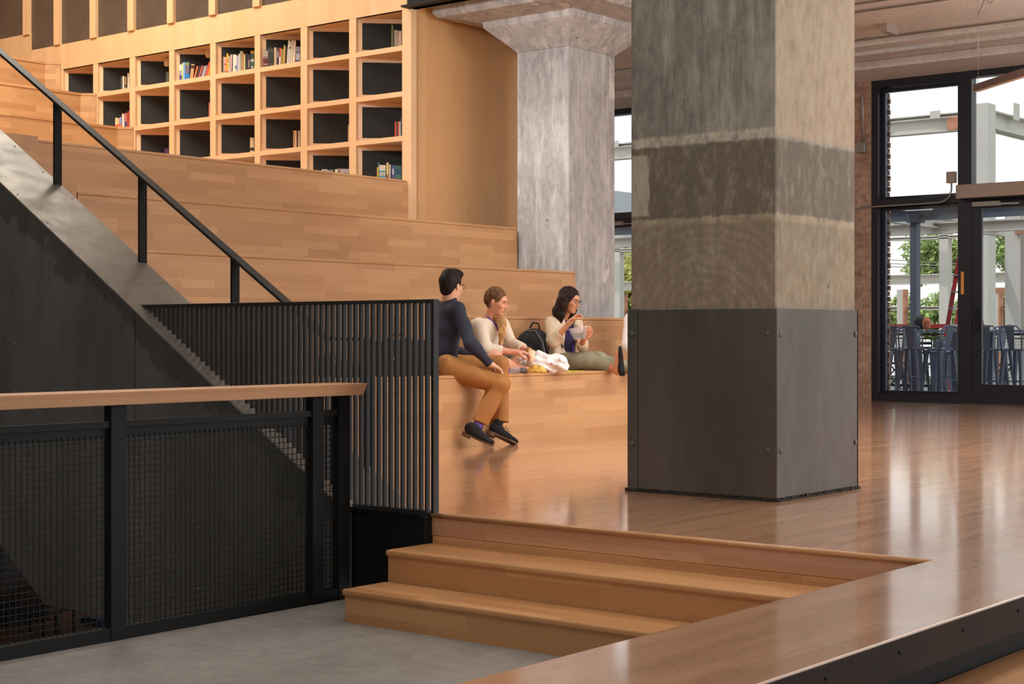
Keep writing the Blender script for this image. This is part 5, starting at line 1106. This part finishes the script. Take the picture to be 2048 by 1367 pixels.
# ---------------------------------------------------------------- the woman with long dark hair, legs stretched out
sk3 = skinmat('skin_tan', (214, 152, 116)); brn = hairmat('hair_dark_brown', (20, 12, 10), (52, 32, 26)); BEI = cloth('beige_cardigan', (214, 194, 168), .06, 50, .3); INDIGO = cloth('indigo_top', (32, 22, 60), .12, 40, .1); OLV = cloth('sage_trousers', (150, 146, 122), .08, 12, .8)
p = person('person with long dark hair and beige cardigan, legs stretched along the bench, eating', at_plane(1130, 738, 2, .59).to_tuple())
pel = D(1124, 718, 14.95); chest = D(1126, 668, 14.98); nb = D(1130, 640, 15.0); hc = D(1139, 600, 14.9); hf = frame(img(.80, -.52, -.30)); ct = frame(img(.72, -.66))
shR, shL = D(1104, 647, 14.86), D(1152, 649, 15.05); elR, wrR = D(1106, 683, 14.66), D(1139, 645, 14.60); elL, wrL = D(1163, 693, 14.85), D(1167, 677, 14.62)
knR, anR = D(1180, 722, 14.78), D(1228, 736, 14.66); knL, anL = D(1200, 718, 14.98), D(1268, 742, 14.80)
def tw3(S_, o, k=.05):
    S_.ell(pel, (.115 + o, .160 + o, .10 + o), ct, k).ell(chest + img(0, 0, -.02), (.100 + o, .140 + o, .15 + o), ct, k).ell(pel.lerp(chest, .5), (.10 + o, .130 + o, .14 + o), ct, k); S_.cone(shR, shL, .048 + o, .048 + o, k)
S1 = Sdf(.006); tw3(S1, -.012); q = head_sdf(S1, hc, hf, nb, .98, .044)
S1.chain([shR, elR, wrR], [.043, .037, .023]).chain([shL, elL, wrL], [.043, .037, .023]); hR, hL = pel + img(-.02, -.07, -.02), pel + img(.05, .07, -.02)
S1.chain([hR, knR, anR], [.078, .055, .035]).chain([hL, knL, anL], [.078, .055, .035]); S1.chain([anR, D(1236, 743, 14.60)], [.038, .034]).cone(D(1235, 740, 14.6), D(1236, 706, 14.6), .038, .026, .02)
tips = hand(S1, wrR, img(.62, .1, .62), img(.5, -.2, -.6), .75, -1); hand(S1, wrL, img(.15, -.5, .35), img(.1, .3, .8), .35, -1)
S1.mesh('body', sk3, p); face_parts(p, q, hf, brn, mouth_open=True, glasses=plain('dark_glasses_frame', (40, 30, 28), .3), look=-.6)
S2 = Sdf(.006); tw3(S2, -.002); S2.mesh('indigo_top', INDIGO, p, disp=.002, freq=40, planes=[(pel + img(0, 0, -.02), -UP)])
S2 = Sdf(.006); tw3(S2, .010); S2.chain([shR, elR], [.066, .064], .03); S2.cone(elR, elR.lerp(wrR, .45), .062, .050, .02, 'b'); S2.chain([shL, elL], [.060, .055], .03); S2.cone(elL, elL.lerp(wrL, .5), .052, .045, .02, 'b')
S2.ell(chest + ct[0] * .15 + img(0, 0, -.05), (.13, .085, .34), ct, .015, True).ell(nb + ct[0] * .03 + img(0, 0, .02), (.07, .07, .05), ct, .015, True)
S2.cone(pel + ct[1] * -.10 + img(0, -.04, .10), pel + ct[1] * -.13 + img(0, -.03, -.07), .05, .035, .03).cone(pel + ct[1] * .12 + img(0, -.05, .06), pel + ct[1] * .14 + ct[0] * .1 + img(0, 0, -.02), .04, .03, .03)
S2.mesh('cardigan', BEI, p, disp=.007, freq=28, seed=11, planes=[(pel + img(0, 0, -.095), -UP)])
S2 = Sdf(.006); S2.ell(pel + img(0, 0, -.015), (.128, .170, .09), ct, .05); S2.chain([hR, knR], [.094, .076], .04); S2.cone(knR, knR.lerp(anR, .86), .076, .052, .03, 'b'); S2.chain([hL, knL], [.092, .074], .04); S2.cone(knL, knL.lerp(anL, .95), .074, .052, .03, 'b')
S2.mesh('trousers', OLV, p, disp=.0055, freq=30, seed=6)
S2 = Sdf(.005); S2.ell(q(-.020, 0, .040), (.103, .086, .090), hf, .02).ell(q(-.05, 0, -.03), (.055, .078, .08), hf, .03)
S2.ell(q(.128, .0, -.01), (.092, .078, .098), hf, .012, True)
S2.chain([q(.0, -.078, .03), q(.004, -.084, -.06), q(.0, -.088, -.15), q(.02, -.08, -.24)], [.022, .030, .034, .012], .03).chain([q(-.04, -.06, -.02), q(-.05, -.07, -.13), q(-.03, -.085, -.22)], [.05, .048, .02], .04).chain([q(-.06, .03, -.02), q(-.07, .03, -.13), q(-.05, .03, -.2)], [.05, .05, .03], .04)
S2.chain([q(.02, .076, .02), q(.03, .076, -.08), q(.045, .06, -.18), q(.05, .055, -.24)], [.018, .024, .028, .010], .03)
S2.mesh('hair', brn, p, disp=.002, freq=90, seed=4)
m = MB().tube([nb + ct[0] * .01 + ct[1] * -.055 + img(0, 0, .02), chest + ct[0] * .098 + ct[1] * -.035 + img(0, 0, .03), chest + ct[0] * .118 + img(0, 0, -.10), chest + ct[0] * .098 + ct[1] * .035 + img(0, 0, .03), nb + ct[0] * .01 + ct[1] * .055 + img(0, 0, .02)], .004, 6)
m.build('lanyard', PUR, p); MB().bar(chest + ct[0] * .122 + img(0, 0, -.10), chest + ct[0] * .122 + img(0, 0, -.19), .022, .006, ct[0]).build('badge_clip', PUR, p)
# the near foot: a flat shoe with its sole turned to the right
b0, b1 = D(1247, 750, 14.55), D(1240, 694, 14.58); FLAT = plain('black_flat_shoe', (18, 16, 18), .8)
shoe(p, b0, b1, img(-1, -.1, -.1), (FLAT, FLAT), L=.255, heelblock=False, flat=.42)
# fork and tub
t = thing('plastic_fork', 'thin plastic fork held by the person with long dark hair', 'fork', tuple(tips[0])); f0 = tips[0]; f1 = D(1160, 655, 14.58)
MB().tube([f0 + (f0 - f1).normalized() * .02, f1], .0025, 6).build('handle', EYEW, t); m = MB()
for k in (-1, 0, 1): m.tube([f1, f1 + (f1 - f0).normalized() * .03 + RIGHT * .005 * k], .0012, 5)
m.build('tines', EYEW, t)
c = D(1158, 667, 14.5); fr = frame(img(.97, .1, .16), img(-.16, 0, 1)); t = thing('salad_tub', 'clear plastic tub of salad held by the person with long dark hair', 'food container', tuple(c - UP * .05))
CL = plain('clear_plastic', (226, 222, 226), .25); CL.node_tree.nodes['Principled BSDF'].inputs['Alpha'].default_value = .32
def frus(c, fr, a0, b0, a1, b1, h): 
    f_, l_, u_ = fr; return [c + f_ * i * a0 + l_ * j * b0 for i, j in ((-1, -1), (1, -1), (1, 1), (-1, 1))] + [c + f_ * i * a1 + l_ * j * b1 + u_ * h for i, j in ((-1, -1), (1, -1), (1, 1), (-1, 1))]
m = MB(); m.add(frus(c - fr[2] * .05, fr, .052, .045, .075, .06, .105), [(0, 3, 2, 1), (0, 1, 5, 4), (1, 2, 6, 5), (2, 3, 7, 6), (3, 0, 4, 7)]); m.build('tub', CL, t)
m = MB()
for a in range(4):
    P4 = frus(c + fr[2] * .055, fr, .077, .062, .077, .062, .0)[:4]; m.tube([P4[a], P4[(a + 1) % 4]], .003, 6)
m.build('rim', EYEW, t)
rr = random.Random(5); m = MB()
for _ in range(60):
    pz = c + fr[0] * rr.uniform(-.05, .04) + fr[1] * rr.uniform(-.04, .04) + fr[2] * rr.uniform(-.04, .01); m.ball(tuple(pz), (rr.uniform(.008, .016), rr.uniform(.006, .014), rr.uniform(.004, .010)), 6)
m.build('salad', plain('salad_greens', (92, 104, 62), .7, var=.6, scale=50), t)['kind'] = 'stuff'

# ---------------------------------------------------------------- the person in the white shirt, mostly behind the column
WS = cloth('white_shirt', (232, 222, 222), .04, 30, .15); KP = cloth('khaki_trousers', (170, 146, 118), .08, 25, .15)
p = person('person in a white shirt and brown belt, mostly hidden behind the foreground column', at_plane(1290, 738, 2, .59).to_tuple())
pel = D(1292, 716, 15.75); chest = D(1285, 662, 15.7); nb = D(1288, 622, 15.65); hc = D(1294, 588, 15.6); hf = frame(img(-.6, -.75, -.1)); ct = frame(img(.2, -.95))
shR, shL = D(1262, 640, 15.6), D(1318, 640, 15.7); elR, wrR = D(1256, 690, 15.45), D(1272, 712, 15.3); elL, wrL = D(1325, 690, 15.5), D(1312, 715, 15.25)
knR, anR = D(1290, 735, 15.25), D(1292, 815, 15.15); knL, anL = D(1330, 735, 15.25), D(1332, 815, 15.15)
def tw4(S_, o, k=.05): S_.ell(pel, (.12 + o, .165 + o, .11 + o), ct, k).ell(chest, (.115 + o, .165 + o, .17 + o), ct, k).ell(pel.lerp(chest, .5), (.12 + o, .155 + o, .15 + o), ct, k); S_.cone(shR, shL, .055 + o, .055 + o, k)
S1 = Sdf(.008); tw4(S1, -.012); q = head_sdf(S1, hc, hf, nb, 1, .055); S1.chain([shR, elR, wrR], [.05, .042, .027]).chain([shL, elL, wrL], [.05, .042, .027]).chain([pel + img(-.08, 0, 0), knR, anR], [.085, .056, .036]).chain([pel + img(.08, 0, 0), knL, anL], [.085, .056, .036])
hand(S1, wrR, img(.4, -.5, -.3), img(0, 0, -1), .4, 1); hand(S1, wrL, img(-.4, -.5, -.3), img(0, 0, -1), .4, -1); S1.mesh('body', sk, p); face_parts(p, q, hf, dark)
S2 = Sdf(.007); tw4(S2, .008); S2.chain([shR, elR], [.066, .060], .03); S2.cone(elR, wrR, .060, .042, .02, 'b'); S2.chain([shL, elL], [.066, .06], .03); S2.cone(elL, wrL, .060, .042, .02, 'b'); S2.mesh('shirt', WS, p, disp=.006, freq=30, planes=[(pel + img(0, 0, .0), -UP)])
S2 = Sdf(.007); S2.ell(pel, (.135, .178, .118), ct, .05).chain([pel + img(-.08, 0, 0), knR], [.096, .076]).cone(knR, anR, .076, .06, .03, 'b').chain([pel + img(.08, 0, 0), knL], [.096, .076]).cone(knL, anL, .076, .06, .03, 'b'); S2.mesh('trousers', KP, p, disp=.005, freq=30, planes=[(pel + img(0, 0, .03), UP)])
S2 = Sdf(.006); S2.ell(pel + img(0, 0, .01), (.139, .182, .118), ct, .02); S2.mesh('belt', plain('brown_belt', (88, 54, 38), .5), p, planes=[(pel + img(0, 0, .035), UP), (pel + img(0, 0, .0), -UP)])
S2 = Sdf(.006); S2.ell(q(-.022, 0, .045), (.103, .084, .090), hf, .02).ell(q(.115, 0, .005), (.075, .075, .072), hf, .012, True); S2.mesh('hair', dark, p, disp=.003, freq=80)
for an in (anR, anL): shoe(p, Vector((an.x, an.y, .032)) + FWD * .04, Vector((an.x, an.y, .032)) - FWD * .2, UP, (SUEDE, SOLE), low=False)

# ---------------------------------------------------------------- things on the bench
SZ = TZ0 + .002
def on(x, y_): return at_plane(x, y_, 2, TZ0)
BLK = cloth('black_nylon', (26, 26, 30), .25, 30, .3)
c = at_plane(1066, 700, 1, 9.12); t = thing('backpack', 'black backpack leaning on the riser between the two seated women', 'bag', (c.x, 9.12, SZ)); f_ = frame(img(-.15, -1))
S2 = Sdf(.007); base = Vector((c.x, 9.12, SZ)); S2.ell(base + UP * .20 + img(-.01, 0), (.10, .16, .20), frame(img(-.1, -1, .3), img(.25, 0, 1)), .03).ell(base + img(-.02, -.07, .13), (.06, .12, .11), frame(img(-.1, -1, .2)), .03)
S2.mesh('bag_body', BLK, t, disp=.006, freq=24, planes=[(base + UP * .002, -UP)])
MB().tube([base + img(-.07, -.12, .36), base + img(.02, -.16, .36), base + img(.08, -.15, .26), base + img(.11, -.14, .12), base + img(.13, -.12, .03)], [.012, .016, .016, .014, .010], 8).build('strap', plain('grey_black_strap', (60, 60, 64), .6), t)
MB().tube([base + img(-.03, -.05, .39), base + img(.0, -.05, .44), base + img(.05, -.05, .43), base + img(.06, -.05, .38)], .008, 8).build('top_handle', M['black'], t)
MB().tube([base + img(.10, -.13, .30), base + img(.13, -.13, .18), base + img(.17, -.12, .05)], [.01, .012, .01], 8).build('strap', M['black'], t)
c = on(1106, 744); PL = plain('white_plastic_bag', (238, 232, 232), .35); t = thing('plastic_bag', 'crumpled white plastic carrier bag on the bench in front of the black backpack', 'bag', (c.x, c.y + .1, SZ)); base = Vector((c.x, c.y + .12, SZ))
S2 = Sdf(.006); S2.ell(base + img(-.05, 0, .07), (.17, .12, .08), frame(img(1, 0)), .04).ell(base + img(.14, -.03, .07), (.09, .08, .08), frame(img(1, 0)), .03).ell(base + img(-.10, .05, .14), (.07, .05, .06), frame(img(1, 0, .5)), .03).ell(base + img(.03, -.02, .10), (.10, .08, .06), frame(img(1, 0, -.4)), .03)
S2.mesh('bag_body', PL, t, disp=.016, freq=62, seed=9, planes=[(base + UP * .001, -UP)]); MB().ball(tuple(base + img(.08, -.115, .075)), (.012, .008, .008), 8).build('red_mark', plain('red_print', (196, 40, 50), .5), t)
c = on(1035, 746.5); t = thing('food_container', 'shallow clear plastic food tub with a purple label at the bench edge', 'food container', (c.x, c.y, SZ)); d_ = img(1, .25).normalized(); fr = (Vector((AX[0], -AX[1], 0)), Vector((AX[1], AX[0], 0)), UP); c = Vector((c.x, c.y + .09, SZ))
m = MB(); m.add(frus(c, fr, .085, .05, .092, .057, .05), [(0, 3, 2, 1), (0, 1, 5, 4), (1, 2, 6, 5), (2, 3, 7, 6), (3, 0, 4, 7), (4, 5, 6, 7)]); m.build('tub', CL, t, bevel=.006)
MB().bar(c + fr[0] * -.055 - fr[1] * .0555 + UP * .028, c + fr[0] * .005 - fr[1] * .0555 + UP * .028, .002, .03).build('label', PUR, t); MB().ball(tuple(c + fr[0] * -.02 - fr[1] * .03 + UP * .02), (.03, .02, .012), 8).build('food', plain('food_pink', (206, 130, 120), .6), t)
c = on(1085, 746); c = Vector((c.x, c.y + .06, SZ)); t = thing('banana_peel', 'brown yellow banana peel lying beside the white plastic bag', 'banana', tuple(c))
S2 = Sdf(.004); S2.chain([c + img(-.075, 0, .018), c + img(-.02, 0, .042), c + img(.03, 0, .036), c + img(.07, -.01, .012)], [.014, .028, .026, .010], .02).ell(c + img(0, -.02, .015), (.07, .03, .018), frame(img(1, 0)), .02); S2.mesh('peel', plain('ripe_banana', (220, 172, 72), .55, var=.35, scale=22), t, disp=.002, freq=60, planes=[(c + UP * .001, -UP)])
MB().tube([c + img(.068, -.01, .012), c + img(.10, -.015, .006)], [.006, .004], 6).build('stem', plain('banana_stem', (60, 44, 30), .7), t)
c = on(1157, 744.5); c = Vector((c.x, c.y + .05, SZ)); t = MB()
for k in range(30): a = c + img(-.075 + k * .005, random.uniform(-.03, .03), .004 + random.uniform(0, .006)); t.ball(tuple(a), (.012, .012, .006), 6)
tag(t.build('crumpled_napkin', plain('yellow_green_paper', (206, 204, 70), .7)), 'crumpled yellow green napkin under the stretched legs at the bench edge', 'napkin')
# dark bags behind the picket guard
c = at_plane(812, 752, 1, 8.66); t = thing('messenger_bag', 'large black messenger bag on the bench behind the picket guard, left of the navy shirt', 'bag', (c.x, 8.74, SZ)); w = .215
xa, xb = at_plane(762, 720, 1, 8.66).x, at_plane(872, 720, 1, 8.66).x
MB().box(xa, xb, 8.66, 8.86, SZ, SZ + .28).build('bag_body', BLK, t, bevel=.03); MB().box(xa + .02, xb - .02, 8.645, 8.66, SZ + .10, SZ + .285).build('flap', BLK, t, bevel=.006)
MB().tube([(xa + .1, 8.72, SZ + .27), (xa + .18, 8.70, SZ + .33), (xa + .3, 8.70, SZ + .33), (xa + .36, 8.72, SZ + .27)], .008, 8).build('strap', M['black'], t); MB().box(xa + .10, xa + .13, 8.64, 8.646, SZ + .13, SZ + .15).build('buckle', M['chrome'], t)
c = at_plane(700, 752, 1, 8.7); t = thing('jacket', 'dark crumpled jacket on the bench behind the picket guard, left of the black messenger bag', 'jacket', (c.x, 8.8, SZ)); base = Vector((c.x, 8.8, SZ))
S2 = Sdf(.008); S2.ell(base + UP * .05, (.22, .13, .07), frame(Vector((1, 0, 0))), .03).ell(base + UP * .10 + Vector((-.13, 0, 0)), (.12, .10, .09), frame(Vector((1, 0, 0))), .03).ell(base + UP * .03 + Vector((.2, 0, 0)), (.1, .09, .04), frame(Vector((1, 0, 0))), .03); S2.mesh('jacket_cloth', BLK, t, disp=.012, freq=30, planes=[(base + UP * .001, -UP)])
for k, (x_, z_) in enumerate(((-.16, .12), (-.06, .09))): MB().ball(tuple(base + Vector((x_, -.115, z_))), (.014, .006, .012), 8).build('glint_dot', M['chrome'], t)  # small chrome dots added to give silver glints on the dark cloth
